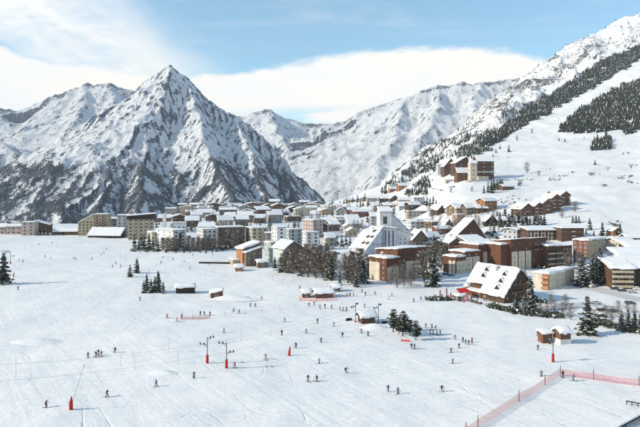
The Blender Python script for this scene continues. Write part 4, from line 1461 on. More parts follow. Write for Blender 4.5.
# ---- flat roofed buildings under the chalet row
simple('house', 'grey house with broad low snowy roof below the fir group', 'house', 517, 240, 503, 530, 38, 230, 'gx', 'grey', G_HS, rise=1.0, over=1.6)
s = simple('apartment_block', 'long dark building with cream pillars under one wide snowy roof', 'apartment block', 529, 243, None, 561, 6, 230.5, 'sy', 'brown', G_BLK, ly=15, rise=1.6, over=1.3, wc=8)
s.panels('R', 0, 0, [(a_ * 2.7 + 1.2, a_ * 2.7 + 2.0) for a_ in range(7)], 0, s.h(231.5), 'cream')
simple('apartment_block', 'dark brown flat-roofed block with white windows below the slope', 'apartment block', 562, 242, None, 584, 4, 228.5, 'flat', 'brown', G_BLK, ly=14, balc='timber')

# ---- row of brown chalets up the slope
for i, (px, py, pr, top, lab) in enumerate([
        (521.5, 217, 534, 209, 'lowest brown gabled chalet, at left end of the climbing row'),
        (535, 216, 543, 206, 'second brown chalet of the climbing row, tucked behind the lowest gable'),
        (543, 215, 552, 203, 'middle brown chalet of the climbing row'),
        (552, 212, 561, 198, 'fourth chalet of the climbing row, second from the top'),
        (561, 207, 570, 195, 'topmost brown chalet at the right end of the climbing row')]):
    simple('chalet', lab, 'chalet', px, py, None, pr, 14, top, 'gy', 'timber' if i else 'timber', 'chalets in the climbing row', ly=17, rise=(pr - px) * .38, over=1.0, wc=3)
simple('chalet', 'orange chalet peeking over the top of the brown chalet row', 'chalet', 552, 203, None, 560, 14, 195, 'gx', 'orange', G_CH, ly=7, rise=1.6, D=640)
simple('cabin', 'small red cabin with snowy roof alone on the slope', 'cabin', 503, 190.5, 500, 514, 22, 186.5, 'gx', 'timber', G_CH, rise=2.2, ly=8)
simple('chalet', 'bright orange chalet beside the fir group, lit by the sun', 'chalet', 485, 212, 476.5, 497, 35, 201, 'gx', 'orange', G_CH, rise=2.4, over=1.2, rows=3)
MB().box(497, 0, 0, 0, 0, 0) if False else None

# ---- the big chalets on the knoll
G_K = 'big chalets on the knoll'
simple('chalet', 'small pale building at the left end of the knoll chalets', 'building', 438, 176, None, 443, 10, 165, 'gx', 'palegrey', G_K, ly=8, rise=2)
s = simple('chalet', 'red-brown gabled chalet with lit windows on the knoll', 'chalet', 444.5, 177, None, 457, 8, 166, 'gy', 'timber', G_K, ly=16, rise=11, over=1.2, wc=3)
simple('chalet', 'dark brown gable rising behind the knoll chalets, snowy left slope', 'chalet', 456, 176, None, 470, 12, 163, 'gy', 'brown', G_K, ly=18, rise=9, ridge=.75, wc=4)
simple('chalet', 'brown chalet with snowy roof in front on the knoll', 'chalet', 457.5, 182.5, None, 470, 8, 172.5, 'gx', 'timber', G_K, ly=12, rise=6, wc=3, rows=3)
s.done()
simple('tower', 'cream stair tower between the knoll chalets', 'tower', 470.5, 182, None, 477, 8, 163, 'gx', 'cream', G_K, ly=9, rise=3, wc=1, rows=4)
s = simple('hotel', 'large dark brown hotel with white balcony at right end of knoll', 'hotel', 477.5, 179, None, 494, 8, 161, 'gx', 'brown', G_K, ly=16, rise=7, wc=4, rows=5)
MB().box(-1.5, -2.2, 8.5, s.lx(494) + .8, -.05, 9.6).build('balcony', M['white'], s.e)
MB().box(-1, -6, -4, s.lx(486) + 1, -.2, 3.6).build('base_wall', M['cream'], s.e)
simple('building', 'low cream building at the foot of the knoll chalets', 'building', 446, 184, None, 458, 6, 180, 'flat', 'cream', G_K, ly=7, rows=1)

# ---- houses at the valley mouth
simple('chalet', 'orange chalet with snowy roof left of the long orange row', 'chalet', 390, 193, None, 398, 12, 189, 'gx', 'orange', G_HS, ly=10, rise=3.5)
simple('chalet', 'long orange terrace with snowy roof against the wooded bank', 'chalet', 399, 191.5, None, 416, 14, 185.5, 'gx', 'orange', G_HS, ly=11, rise=4)
simple('house', 'snowy roofed house left of the white tower', 'house', 399, 206, None, 411, 10, 200, 'gx', 'tan', G_HS, ly=11, rise=3)
simple('apartment_block', 'white tower block with dark left slot in the upper village', 'apartment block', 414, 208.5, 410, 423, 28, 198, 'flat', 'white', G_BLK, rows=5)
s = simple('apartment_block', 'pink and maroon building with grey lift tower, upper village', 'apartment block', 409, 220, None, 428, 8, 211.5, 'flat', 'pink', G_BLK, ly=14, rows=3)
s.block(s.lx(421), -.4, s.lx(428) - s.lx(421), 12, s.h(212.5), 'flat', 'brick', snow=0.0)
s.block(s.lx(428.3), -1, s.lx(432) - s.lx(428.3), 10, s.h(207), 'flat', 'grey', snow=.2)
s.block(s.lx(432.2), 0, s.lx(437) - s.lx(432.2), 12, s.h(209), 'flat', 'maroon', snow=.2)
simple('house', 'pale blue-grey house under two wide snowy roofs above the fan-roofed block', 'house', 411, 231, 403, 433, 16, 222, 'gx', 'palegrey', G_HS, rise=1.8, over=1.5)
simple('house', 'beige house with flat snow cap between the grey roofs', 'house', 457, 224, 452, 466, 32, 215, 'flat', 'tan', G_HS)
simple('house', 'reddish house under snow right of the grey roofs', 'house', 437, 236, 432, 452, 26, 229, 'gx', 'brick', G_HS, rise=2)
s = Site('chalet', 'big dark chalet with one long snowy slope coming down left', 'chalet', 452, 243, 6, G_HS)
LX = s.lx(487)
s.block(0, 0, LX, 18, 2.4, 'gy', 'brown', rise=s.h(219.5) - 2.4, ridge=.60, over=1.3, snow=.8)
s.wins('R', LX * .25, 0, LX * .6, 6, 1, 3.0, 3, 1.3, 1.4, st='d')
s.wins('R', LX * .40, 0, LX * .4, 4, 1, 6.4, 3, 1.3, 1.4, st='d')
s.done()
simple('chalet', 'warm beige chalet between big dark chalet and stepped maroon block', 'chalet', 449.5, 256, None, 463, 10, 243, 'gy', 'timber', G_HS, ly=12, rise=3.2, balc='orange')
simple('chalet', 'chalet with square snowy roof above the stepped maroon block', 'chalet', 468, 252, None, 487, 20, 242, 'sy', 'brown', G_HS, ly=13, rise=3, over=1.2)
simple('house', 'low brown house left of the big dark chalet', 'house', 441, 250, 436, 450, 25, 243, 'gx', 'brick', G_HS, rise=2)
simple('house', 'brown gabled house behind the maroon block, half hidden by firs', 'house', 413, 254, 410, 428, 8, 239, 'gy', 'stone', G_HS, ly=14, rise=6, over=1.2)
simple('house', 'house with bluish snow roof behind the brown gable', 'house', 428, 246, 422, 440, 28, 237, 'gx', 'grey', G_HS, rise=3)

# ---- fan-roofed grey block
s = Site('apartment_block', 'pale grey block with fan of sloping snowy roofs and dark slots', 'apartment block', 384, 254, 8, G_BLK)
L = s.lx(412)
H = s.h(229)
s.block(0, 0, L * .5, 12, H, 'sX', 'palegrey', rise=1.2, over=.5, snow=.6)
s.block(L * .5 + .02, .3, L * .5, 12, H - 4.0, 'sX', 'palegrey', rise=3.6, over=.5, snow=.6)
for i_, xx in enumerate((.6, 3.3, 6.4)):
    MB().box(xx, -.06, 1.0, xx + .8, .01, H - 1.2).build('slot_window', M['glass'], s.e)
s.wins('R', L * .5, .3, L * .5, 3, 4, 2.2, 2.8, .8, 1.1)
# tower behind
s.block(0.2, 13, L * .42, 11, s.h(216) * 1.09, 'gx', 'white', rise=3, over=.8, snow=.7, ridge=.7)
MB().box(2.6, 12.8, s.h(225), 5.6, 13.02, s.h(217.5)).build('loggia', M['glass'], s.e)
s.block(L * .42 + .3, 14, L * .66, 10, s.h(233), 'sX', 'palegrey', rise=s.h(214) - s.h(233), over=.4, snow=.6)
for k in range(4):
    MB().box(-.9, .5, 3.0 + k * 2.9, -.003, 11, 3.9 + k * 2.9).build('balcony', M['palegrey'], s.e)
s.done()
s = Site('apartment_block', 'grey block with one broad white roof falling left, behind the larches', 'apartment block', 364, 257, 42, G_BLK)
LX, LY = s.lx(382), s.ly(346)
RZ = s.h(232) * .92
s.block(0, 0, LX, LY * .62, 3.0, 'sx', 'palegrey', rise=RZ, over=.8, snow=.9)
s.block(LX * .18, LY * .62 + .05, LX * .82, LY * .38, 3.0 + RZ * .10, 'sx', 'palegrey', rise=RZ * .74, over=.5, snow=.8)
for i_, (fx_, fy_) in enumerate([(.30, .12), (.30, .34), (.56, .12), (.56, .34), (.80, .23)]):
    zc = 3.0 + RZ * fx_ + .6
    dm = MB().box(LX * fx_ - .9, LY * fy_ - .9, zc - 1.6, LX * fx_ + 1.6, LY * fy_ + .9, zc + 1.6).build('dormer', M['timber'], s.e)
    MB().slab([(LX * fx_ - 1.2, LY * fy_ - 1.1, zc + 1.61), (LX * fx_ + 1.7, LY * fy_ - 1.1, zc + 1.61), (LX * fx_ + 1.7, LY * fy_ + 1.1, zc + 1.61), (LX * fx_ - 1.2, LY * fy_ + 1.1, zc + 1.61)], .5, .2).build('snow_layer', M['roof_snow'], dm)
s.chimney(LX * .9, LY * .4, 3.0 + RZ * .9 + .8, 1.2, 1.0)
s.wins('L', 0, 0, s.ly(343), 6, 1, 1.6, 3, 1.6, 1.2)
s.wins('R', s.lx(383.5) * .4, 0, s.lx(383.5) * .58, 3, 3, 2, 3, 1.6, 1.2)
s.done()
simple('house', 'house with long pale roof facing down the slope, left of the wood-topped row', 'house', 349, 229, 346, 362, 14, 224, 'sy', 'grey', G_HS, ly=16, rise=9, over=.8)
simple('house', 'light house with square snowy roof left of the fan-roofed tower', 'house', 371, 228, None, 383, 4, 216.5, 'sy', 'grey', G_HS, ly=12, rise=3.5)
simple('house', 'brick red house beside the square snowy roof', 'house', 354, 219, 350, 371, 20, 212, 'gx', 'brick', G_HS, rise=2.6)
simple('house', 'pink roadside house at the mouth of the valley', 'house', 367, 206, None, 376, 4, 198, 'gx', 'pink', G_HS, ly=9, rise=3.6)
simple('house', 'lone peach coloured house on the rise at the valley mouth', 'house', 333.5, 211, None, 342, 6, 205.5, 'gx', 'pink', G_HS, ly=11, rise=3)
simple('house', 'small yellow-roofed house among the roofs near the valley mouth', 'house', 336, 222, None, 344, 12, 217.5, 'gx', 'cream', G_HS, ly=9, rise=2)
simple('house', 'brown round-gabled house left of the long fan roof', 'house', 348, 237, 345, 357, 12, 231, 'gy', 'tan', G_HS, ly=9, rise=2.5)
simple('house', 'white house with pale gable between firs and the fan roof', 'house', 327, 246, 323, 336, 22, 238, 'gx', 'cream', G_HS, ly=9, rise=3)

# ---- middle of the village
s = simple('apartment_block', 'beige tower block with flat snowy roof amid brown gables', 'apartment block', 313, 238, 303, 323, 40, 220.5, 'flat', 'pink', G_BLK, rows=5)
simple('apartment_block', 'white block at the right end of the pale row', 'apartment block', 306, 250, 302, 319, 25, 233, 'flat', 'white', G_BLK, rows=5)
simple('apartment_block', 'white block in the middle of the pale row', 'apartment block', 290, 248, 286, 302, 25, 230, 'flat', 'greenish', G_BLK, rows=5)
simple('apartment_block', 'tall white block left of the middle of the pale row', 'apartment block', 277, 250, 271.5, 286, 28, 228, 'flat', 'white', G_BLK, rows=6)
simple('apartment_block', 'small pink block between long cream block and the pale row', 'apartment block', 265, 247, None, 272, 6, 233.5, 'flat', 'pink', G_BLK, ly=10, rows=4)
simple('apartment_block', 'long cream block with flat snowy roof above the brown cabin', 'apartment block', 252, 246, 245.5, 268, 26, 228.5, 'flat', 'cream', G_BLK, rows=5)
simple('apartment_block', 'brown block with cream front half hidden by larches', 'apartment block', 218, 246, 214, 245, 22, 228, 'flat', 'stone', G_BLK, rows=4)
simple('apartment_block', 'second white block along the field, right of the first', 'apartment block', 203, 249.5, 197, 216.5, 30, 230, 'flat', 'white', G_BLK, rows=5, wc=3)
s = simple('apartment_block', 'first white block along the field with a dark stair slot', 'apartment block', 173, 249.5, 156, 186, 42, 231, 'flat', 'white', G_BLK, rows=5, wc=2, lc=3)
MB().box(5, -.1, 1, 7.2, .01, s.h(233)).build('stair_slot', M['glass'], s.e)
simple('apartment_block', 'low cream block between beige block and first white block', 'apartment block', 152, 247, 147, 160, 30, 233, 'flat', 'cream', G_BLK, rows=4)
s = simple('apartment_block', 'beige block with dark overhanging top floor, left of centre', 'apartment block', 128, 240, 124.5, 154, 15, 219, 'flat', 'beige', G_BLK, rows=6, over=1.2, ly=14)
s.block(-1.0, -1.0, s.lx(155) + 1, 15, s.h(217.3) + 1, 'sx', 'darkwood', z0=s.h(219.5), rise=1.8, over=.8, name='top_storey')
simple('house', 'low white annexe on the roof terrace beside the chimney stack', 'house', 172, 232, None, 186, 8, 223, 'flat', 'white', G_HS, ly=9, rows=1)
tag(MB().box(-1.6, -1.6, 0, 1.6, 1.6, 20).box(-1.8, -1.8, 20.01, 1.8, 1.8, 20.6).build('chimney_stack', M['white'], None, loc=at(164.5, 233)), 'white chimney stack rising behind the first white block', 'chimney')
simple('house', 'blue-grey roofed house behind the second white block', 'house', 198, 234, None, 214, 6, 227, 'sy', 'grey', G_HS, ly=14, rise=3)

# ---- far left
s = Site('apartment_block', 'large beige block with roof stepping up, beyond the barn', 'apartment block', 93, 240, 52, G_BLK, D=640)
s = simple('apartment_block', 'ochre block with sloping roofline on its left side', 'apartment block', 92, 236, None, 107, 12, 214.5, 'flat', 'beige', G_BLK, ly=16, rows=7, wc=5) if False else s
bpy.data.objects.remove(s.e)
s = Site('apartment_block', 'ochre block whose roofline slopes down to the left, behind the barn', 'apartment block', 78, 236, 6, G_BLK)
LX = s.lx(93)
s.block(0, 0, LX, 16, s.h(223), 'sx', 'beige', rise=s.h(215) - s.h(223), over=.3, snow=.5)
L2 = s.lx(107) - LX
s.block(LX + .02, -.6, L2, 17, s.h(214.5), 'flat', 'beige', snow=.3)
s.wins('R', 0, 0, LX, 4, 5, 2.0, 2.9, 1.4, 1.5)
s.wins('R', LX + .02, -.6, L2, 5, 7, 2.0, 2.9, 1.5, 1.6)
for c in range(2):
    for r_ in range(6):
        s.balcs('R', LX + 3 + c * 6, -.6, 1, 1, 1, 3.0 + r_ * 2.9, 1, 2.6, 2.4, st='orange')
s.done()
simple('apartment_block', 'small grey block tucked between ochre block and pale slab', 'apartment block', 107.5, 234, None, 116.5, 6, 219, 'gx', 'concrete', G_BLK, ly=12, rows=4, rise=1)
simple('apartment_block', 'pale grey slab block left of the beige overhanging block', 'apartment block', 117, 237, None, 127, 6, 215.5, 'flat', 'grey', G_BLK, ly=12, rows=7)
s = simple('barn', 'long low barn with white snowy roof at the field edge', 'barn', 88, 237.5, None, 120, -6, 235, 'sy', 'darkwood', 'barns and huts on the field', ly=9, rise=5.5, rows=1, over=1.2, minh=2.0)
simple('apartment_block', 'pinkish block with five snowy roof humps, far left', 'apartment block', 6, 234.5, None, 21, 4, 226.5, 'gx', 'pink', G_BLK, ly=12, rows=2, rise=1.5)
simple('apartment_block', 'white block taller than its pink neighbour, far left', 'apartment block', 21.5, 235.5, None, 34, 6, 222.5, 'flat', 'pink', G_BLK, ly=12, rows=4)
simple('house', 'small pale house cut off by the left edge', 'house', -6, 234.5, None, 5, 4, 227, 'gx', 'pink', G_HS, ly=10, rows=2)
simple('house', 'dark house with upswept snowy roof right of the white block', 'house', 35, 233, None, 49, 4, 225, 'sX', 'brown', G_HS, ly=10, rows=1, rise=4)
simple('chalet', 'low dark chalet, left of two beside the ochre block', 'chalet', 53, 235, None, 63, 4, 231.5, 'gx', 'brown', G_HS, ly=9, rows=1, rise=3)
simple('chalet', 'low dark chalet, right of two beside the ochre block', 'chalet', 64, 235, None, 77, 4, 231.5, 'gx', 'brown', G_HS, ly=9, rows=1, rise=2.5)

# ---- brown cabin at the field edge
s = Site('chalet', 'tall narrow timber chalet with sunlit orange left end', 'chalet', 245.5, 266.5, 36, 'houses at the field edge')
LX, LY = s.lx(263), s.ly(236.5, 10)
H = s.h(249.5)
s.block(0, 3.2, LX * .95, LY - 3, H, 'sx', 'stone', rise=3.2, snow=.9, over=.9)
s.block(0.6, 0, LX * .9, 3.15, H - 2.2, 'sx', 'stone', rise=2.6, snow=.8, over=.6)
s.panels('L', 0, 3.2, [(0.2, LY - 3.3)], 1.5, H - .2, 'orange')
s.wins('L', 0, 3.2, LY - 3, 2, 3, 2.6, 2.7, 1.0, 1.2, st='d')
s.wins('R', .6, 0, LX * .9, 3, 3, 2.0, 2.7, 1.0, 1.2, st='w', skip=((2, 0),))
s.done()
simple('shed', 'small square shed with snow cap right of the timber chalet', 'shed', 258, 268, None, 268, 18, 262.5, 'gx', 'stone', 'houses at the field edge', ly=6, rise=1.0, rows=1, minh=2.5)
simple('shed', 'low brown lean-to left of the timber chalet', 'shed', 233, 265.5, 229, 246, 22, 260.5, 'flat', 'tan', 'houses at the field edge', rows=1, minh=2.5)
tag(MB().box(-22, -.15, -.5, 0, .15, 1.2).build('fence', M['darkwood'], None, loc=at(233, 264), rz=R(-4)), 'dark low board fence running left from the lean-to', 'fence')
simple('hut', 'tiny orange hut with round snow cap on the field', 'hut', 235.5, 271.5, None, 243, 12, 267.5, 'gx', 'orange', 'houses at the field edge', ly=5, rise=1.2, rows=1, minh=2.0)
s = simple('house', 'house with big left roof slope and dark gable, right of green wall', 'house', 284.5, 269, 273, 303, 32, 249, 'gy', 'stone', 'houses at the field edge', rise=4.2, over=.8, rows=4, chim=True)
s.panels('L', 0, 0, [(.2, s.ly(273) - .2)], 0, s.h(250.5), 'greenish')
simple('apartment_block', 'narrow pale green house end beside the timber chalet', 'house', 271, 263, 264, 275, 40, 243, 'flat', 'greenish', 'houses at the field edge', rows=4)
tag(MB().box(-1, -1, 0, 1, 1, 1).build('x', M['black']), 'x', 'x') if False else None

# ---- rows of smaller houses that fill the village
_g = random.Random(21)
WC = ['cream', 'tan', 'brown', 'timber', 'brown', 'brown', 'grey', 'stone', 'stone', 'concrete', 'darkwood']
WN = {'cream': 'cream', 'tan': 'tan', 'brown': 'dark brown', 'timber': 'red-brown timber', 'white': 'white', 'grey': 'grey', 'stone': 'dark stone', 'concrete': 'weathered grey', 'darkwood': 'near-black timber'}


def row(py, x0, x1, wpx, hm, where, rise=None, skip=()):
    x = x0
    items = []
    while x < x1:
        w_ = wpx * _g.uniform(.75, 1.35)
        items.append((x, py + _g.uniform(-1.0, 1.0), w_))
        x += w_ * _g.uniform(1.10, 1.55)
    n = len(items)
    for i, (x, y, w_) in enumerate(items):
        wl = _g.choice(WC)
        rf = _g.choice(['gx', 'gx', 'gy', 'gy', 'sy', 'flat'])
        D = at(x, y).y
        H = hm * _g.uniform(.75, 1.3)
        top = y - H / D * F
        rn = {'gx': 'snowy gable roof', 'gy': 'front-facing snowy gable', 'sy': 'sloping snowy roof', 'flat': 'flat snowy roof'}[rf]
        simple('house', '%s house, %s, %s in %s' % (WN[wl], rn, nth(i, n), where), 'house', x, y, None, x + w_, _g.uniform(-2, 26), top, rf, wl, 'small houses filling the village', ly=_g.uniform(10, 16), rise=_g.uniform(2.4, 4.5) if rf != 'flat' else None, over=1.3, snow=.9, chim=_g.random() < .5)


row(206.5, 222, 330, 11, 8, 'the farthest village row')
row(208.5, 178, 330, 12, 8, 'the second farthest row')
row(212, 165, 345, 13, 9, 'the row behind the centre')
row(217, 186, 300, 13, 9, 'the row above beige tower')
row(222.5, 158, 302, 13, 8, 'the row behind the pale blocks')
row(228, 186, 246, 12, 8, 'the row behind field blocks')
row(216, 322, 350, 9, 7, 'the row under the peach house')
row(225, 322, 345, 9, 6, 'the row left of the fan roof')
row(232, 318, 346, 9, 6, 'the row above the larch stand')
row(203, 348, 400, 9, 7, 'the row by pink house')
row(211, 374, 410, 9, 7, 'the row by white tower')
row(215, 438, 478, 8, 6, 'the row under the open slope')
row(229, 432, 452, 8, 6, 'the row by dark chalet')
row(226, 486, 504, 8, 6, 'the row right of the dark chalet')

# ================================================================ small things on the piste
G_HUT = 'barns and huts on the field'
simple('shed', 'low dark timber shed with flat snow cap on the open piste', 'shed', 176, 293.5, 173, 195, 14, 288.5, 'sy', 'darkwood', G_HUT, ly=5, rise=.8, rows=0, minh=2.2, over=.5)
s = simple('hut', 'small hut half buried in a snow drift on the open piste', 'hut', 211, 299, None, 223, 16, 295.5, 'sx', 'timber', G_HUT, ly=4, rise=1.2, rows=1, minh=2.2, over=.4)
simple('hut', 'red-brown ski school hut with snowy roof beside the tiny flags', 'hut', 316, 298.5, None, 333, 10, 294.5, 'gx', 'brick', G_HUT, ly=5, rise=1.2, rows=1, minh=2.3, st='d')
simple('kiosk', 'small red kiosk just left of the ski school hut', 'kiosk', 303, 298, None, 310, 10, 294, 'gx', 'maroon', G_HUT, ly=4, rise=1.0, rows=1, minh=2.2)
simple('kiosk', 'tiny red kiosk behind the ski school hut', 'kiosk', 334, 292, None, 340, 10, 288.5, 'gx', 'maroon', G_HUT, ly=3.5, rise=.9, rows=1, minh=2.0)
simple('hut', 'dark brown drag lift hut under a thick snow cap', 'hut', 362, 324, None, 375, 16, 317, 'gx', 'brown', G_HUT, ly=4.5, rise=1.3, rows=1, minh=2.2, st='d')
s = Site('hut', 'small brown ski hut on pale plinth beside the tallest fir', 'hut', 568, 344, 12, G_HUT)
s = s
s.block(-2.6, 0, 3.6, 4.2, 3.4, 'gx', 'timber', rise=1.0, over=.5, snow=.8)
MB().box(-2.7, -.12, -1, 1.08, 0, 1.5).box(-2.72, 0, -1, -2.6, 4.2, 1.5).build('plinth', M['white'], s.e)
s._put(WIN['d'][0], 'window', 'R', -2.6, 0, 1.8, 2.5, 1.1, .9)
s.block(-6.8, 3.0, 3.6, 3, 2.6, 'sy', 'timber', rise=.5, over=.4, snow=.5, name='annexe_wall')
s.done()
# the snow drifts around
for (px, py, rx, ry, hh, lab) in [(585, 268, 1, 1, .1, None)]:
    pass


def mound(label, px, py, rx, ry, h, rz=0):
    c = at(px, py)
    n, m_ = 18, 6
    V, Fc = [(0, 0, h)], []
    rg = random.Random(int(px))
    for j in range(1, m_ + 1):
        t_ = j / m_
        for i in range(n):
            a = 6.2832 * i / n
            k = 1 + .12 * rg.uniform(-1, 1) * (t_ < 1)
            V.append((rx * t_ * k * math.cos(a), ry * t_ * k * math.sin(a), h * (math.cos(t_ * math.pi) * .5 + .5) * rg.uniform(.9, 1.08) - .15 * t_))
    for i in range(n):
        Fc.append((0, 1 + i, 1 + (i + 1) % n))
    for j in range(m_ - 1):
        for i in range(n):
            a, b_ = 1 + j * n + i, 1 + j * n + (i + 1) % n
            Fc.append((a, a + n, b_ + n, b_))
    me = bpy.data.meshes.new('snow_drift')
    me.from_pydata(V, [], Fc)
    me.materials.append(M['ground'])
    me.attributes.new('rock', 'FLOAT', 'POINT').data.foreach_set('value', [-.9] * len(V))
    me.polygons.foreach_set('use_smooth', [True] * len(Fc))
    tag(link('snow_drift', me, None, c, R(rz)), label, 'snow drift', 'snow drifts on the piste')


mound('long low snow drift to the right of the half-buried hut', 232, 299, 14, 5, 1.8)
mound('snow drift heaped in front of the drag lift hut', 374, 328, 7, 3.2, 1.6)
mound('snow heap against the left side of the ski hut', 558, 338, 3, 2.4, 1.4)
mound('rounded drift on the left of the two near lift pylons', 163, 373, 6, 3, .7)
mound('broad bank of snow above the near left piste', 35, 342, 12, 5, 1.1)

# ---- people
HUMAN_MATS = {}


def cmat(key, c):
    if key not in HUMAN_MATS:
        HUMAN_MATS[key] = mottled('cloth_' + key, c, .12, 6.0, .8, .1)
    return HUMAN_MATS[key]


CLOTH = {'black': (.02, .02, .024), 'red': (.45, .03, .025), 'navy blue': (.03, .05, .16), 'bright blue': (.03, .16, .45), 'grey': (.16, .165, .17), 'dark green': (.03, .09, .05), 'orange': (.6, .17, .03), 'white': (.6, .6, .6), 'purple': (.12, .04, .16), 'brown': (.10, .06, .04)}
for k, v in CLOTH.items():
    cmat(k, v)
SKIN = mottled('skin', (.48, .27, .19), .08, 8, .6)

POSES = {
    # joints: pelvis, chest, neck, headbase, headtop, then (shoulder, elbow, wrist, hand) L/R and (hip, knee, ankle, toe) L/R ; facing +y
    'gliding': dict(p=(0, -.12, .80), c=(0, .03, 1.20), n=(0, .12, 1.38), h=(0, .17, 1.50), t=(0, .19, 1.66),
                    aL=[(-.20, .06, 1.32), (-.30, .10, 1.06), (-.27, .36, 1.00), (-.26, .44, 1.00)], aR=[(.20, .06, 1.32), (.30, .10, 1.06), (.27, .36, 1.00), (.26, .44, 1.00)],
                    lL=[(-.11, -.12, .80), (-.14, .14, .48), (-.13, -.04, .10), (-.13, .16, .06)], lR=[(.11, -.12, .80), (.14, .14, .48), (.13, -.04, .10), (.13, .16, .06)]),
    'standing': dict(p=(0, 0, .92), c=(0, .02, 1.32), n=(0, .02, 1.50), h=(0, .03, 1.60), t=(0, .04, 1.77),
                     aL=[(-.20, 0, 1.44), (-.27, -.03, 1.17), (-.27, .14, 1.00), (-.27, .20, .98)], aR=[(.20, 0, 1.44), (.27, -.03, 1.17), (.27, .14, 1.00), (.27, .20, .98)],
                     lL=[(-.10, 0, .92), (-.12, .03, .50), (-.13, -.02, .10), (-.13, .17, .06)], lR=[(.10, 0, .92), (.12, .03, .50), (.13, -.02, .10), (.13, .17, .06)]),
    'striding': dict(p=(0, 0, .88), c=(0, .06, 1.27), n=(0, .09, 1.45), h=(0, .12, 1.56), t=(0, .13, 1.72),
                     aL=[(-.20, .04, 1.39), (-.27, .20, 1.15), (-.24, .44, 1.10), (-.23, .51, 1.10)], aR=[(.20, .04, 1.39), (.29, -.16, 1.15), (.27, -.10, .90), (.27, -.04, .85)],
                     lL=[(-.10, 0, .88), (-.12, -.02, .47), (-.13, -.28, .12), (-.13, -.10, .06)], lR=[(.10, 0, .88), (.12, .25, .50), (.13, .22, .10), (.13, .41, .06)]),
    'turning': dict(p=(.10, -.10, .76), c=(.0, .02, 1.14), n=(-.04, .10, 1.32), h=(-.05, .14, 1.43), t=(-.05, .16, 1.59),
                    aL=[(-.23, .06, 1.26), (-.40, .14, 1.05), (-.46, .34, .92), (-.47, .40, .90)], aR=[(.16, .02, 1.26), (.38, .02, 1.14), (.44, .26, 1.12), (.44, .33, 1.12)],
                    lL=[(-.01, -.10, .76), (-.20, .16, .46), (-.26, -.02, .10), (-.26, .18, .06)], lR=[(.20, -.10, .76), (.12, .18, .44), (.05, -.02, .10), (.05, .18, .06)]),
}


def person_mesh(pose):
    P_ = POSES[pose]
    vs, es, rs = [], [], []

    def add(p, r, par=None):
        vs.append(p)
        rs.append(r)
        if par is not None:
            es.append((par, len(vs) - 1))
        return len(vs) - 1
    pel = add(P_['p'], (.155, .125))
    mid = add(tuple((a + b_) / 2 for a, b_ in zip(P_['p'], P_['c'])), (.15, .12), pel)
    ch = add(P_['c'], (.175, .13), mid)
    nk = add(P_['n'], (.065, .065), ch)
    hb = add(P_['h'], (.095, .105), nk)
    add(P_['t'], (.085, .095), hb)
    for k in ('aL', 'aR'):
        q = ch
        for p, r in zip(P_[k], (.085, .062, .048, .052)):
            q = add(p, (r, r), q)
    for k in ('lL', 'lR'):
        q = pel
        for p, r in zip(P_[k], (.115, .085, .070, .062)):
            q = add(p, (r, r), q)
    me = bpy.data.meshes.new('tmp')
    me.from_pydata(vs, es, [])
    o = bpy.data.objects.new('tmp', me)
    COL.objects.link(o)
    sk = o.modifiers.new('s', 'SKIN')
    layer = me.skin_vertices[0] if me.skin_vertices else None
    if layer is None:
        me.attributes.new('dummy', 'FLOAT', 'POINT')
    for i, r in enumerate(rs):
        me.skin_vertices[0].data[i].radius = r
        me.skin_vertices[0].data[i].use_root = (i == 0)
    sb_ = o.modifiers.new('u', 'SUBSURF')
    sb_.levels = 1
    sb_.render_levels = 1
    dg = bpy.context.evaluated_depsgraph_get()
    dg.update()
    out = bpy.data.meshes.new_from_object(o.evaluated_get(dg))
    bpy.data.objects.remove(o)
    return out


def skin_ready():
    """meshes made in code get their skin layer through a modifier added by the operator"""
    me = bpy.data.meshes.new('t')
    me.from_pydata([(0, 0, 0), (0, 0, 1)], [(0, 1)], [])
    return bool(me.skin_vertices)


def paint(me, pose, jacket, pants, hat):
    P_ = POSES[pose]
    out = me.copy()
    out.name = 'body'
    for mm in (jacket, pants, hat, SKIN, 'black'):
        out.materials.append(cmat(mm, None) if isinstance(mm, str) else mm)
    nz_, hz = P_['n'][2], P_['h'][2]
    pz = P_['p'][2]
    hy = P_['h'][1]
    for f in out.polygons:
        c = f.center
        if c.z > nz_ + .03 and abs(c.x - P_['h'][0]) < .16:
            f.material_index = 3 if (c.z < hz + .09 and c.y > hy + .035) else 2
        elif c.z < .17:
            f.material_index = 4
        elif c.z < pz - .06 and not (abs(c.x) > .20 and c.z > pz - .25 and c.y > P_['p'][1] + .1):
            f.material_index = 1
        else:
            f.material_index = 0
        f.use_smooth = True
    return out


def ski_mesh(col):
    b = MB()
    prof = [(-.75, .02, .035), (-.70, .0, .045), (-.2, .0, .038), (.0, .0, .034), (.4, .0, .04), (.78, .0, .052), (.90, .05, .045), (.97, .12, .02)]
    for (y0, z0, w0), (y1, z1, w1) in zip(prof, prof[1:]):
        b.add([(-w0, y0, z0), (w0, y0, z0), (w1, y1, z1), (-w1, y1, z1), (-w0, y0, z0 + .018), (w0, y0, z0 + .018), (w1, y1, z1 + .018), (-w1, y1, z1 + .018)],
              [(0, 3, 2, 1), (4, 5, 6, 7), (1, 2, 6, 5), (0, 4, 7, 3)])
    b.box(-.04, -.12, .018, .04, .16, .05, 1)
    return b.mesh('ski', [cmat(col, None), M['black']])


SKIM = {c: ski_mesh(c) for c in ('black', 'red', 'white', 'bright blue')}


def pole_mesh():
    b = MB()
    b.tube((0, 0, 0), (0, 0, 1.18), .012, .012, 5)
    b.tube((0, 0, 1.06), (0, 0, 1.20), .02, .02, 6, 1)
    b.tube((0, 0, .08), (0, 0, .095), .05, .05, 8, 1)
    return b.mesh('ski_pole', [M['metal'], M['black']])


POLEM = pole_mesh()
BODY = {k: person_mesh(k) for k in POSES}
_cache = {}


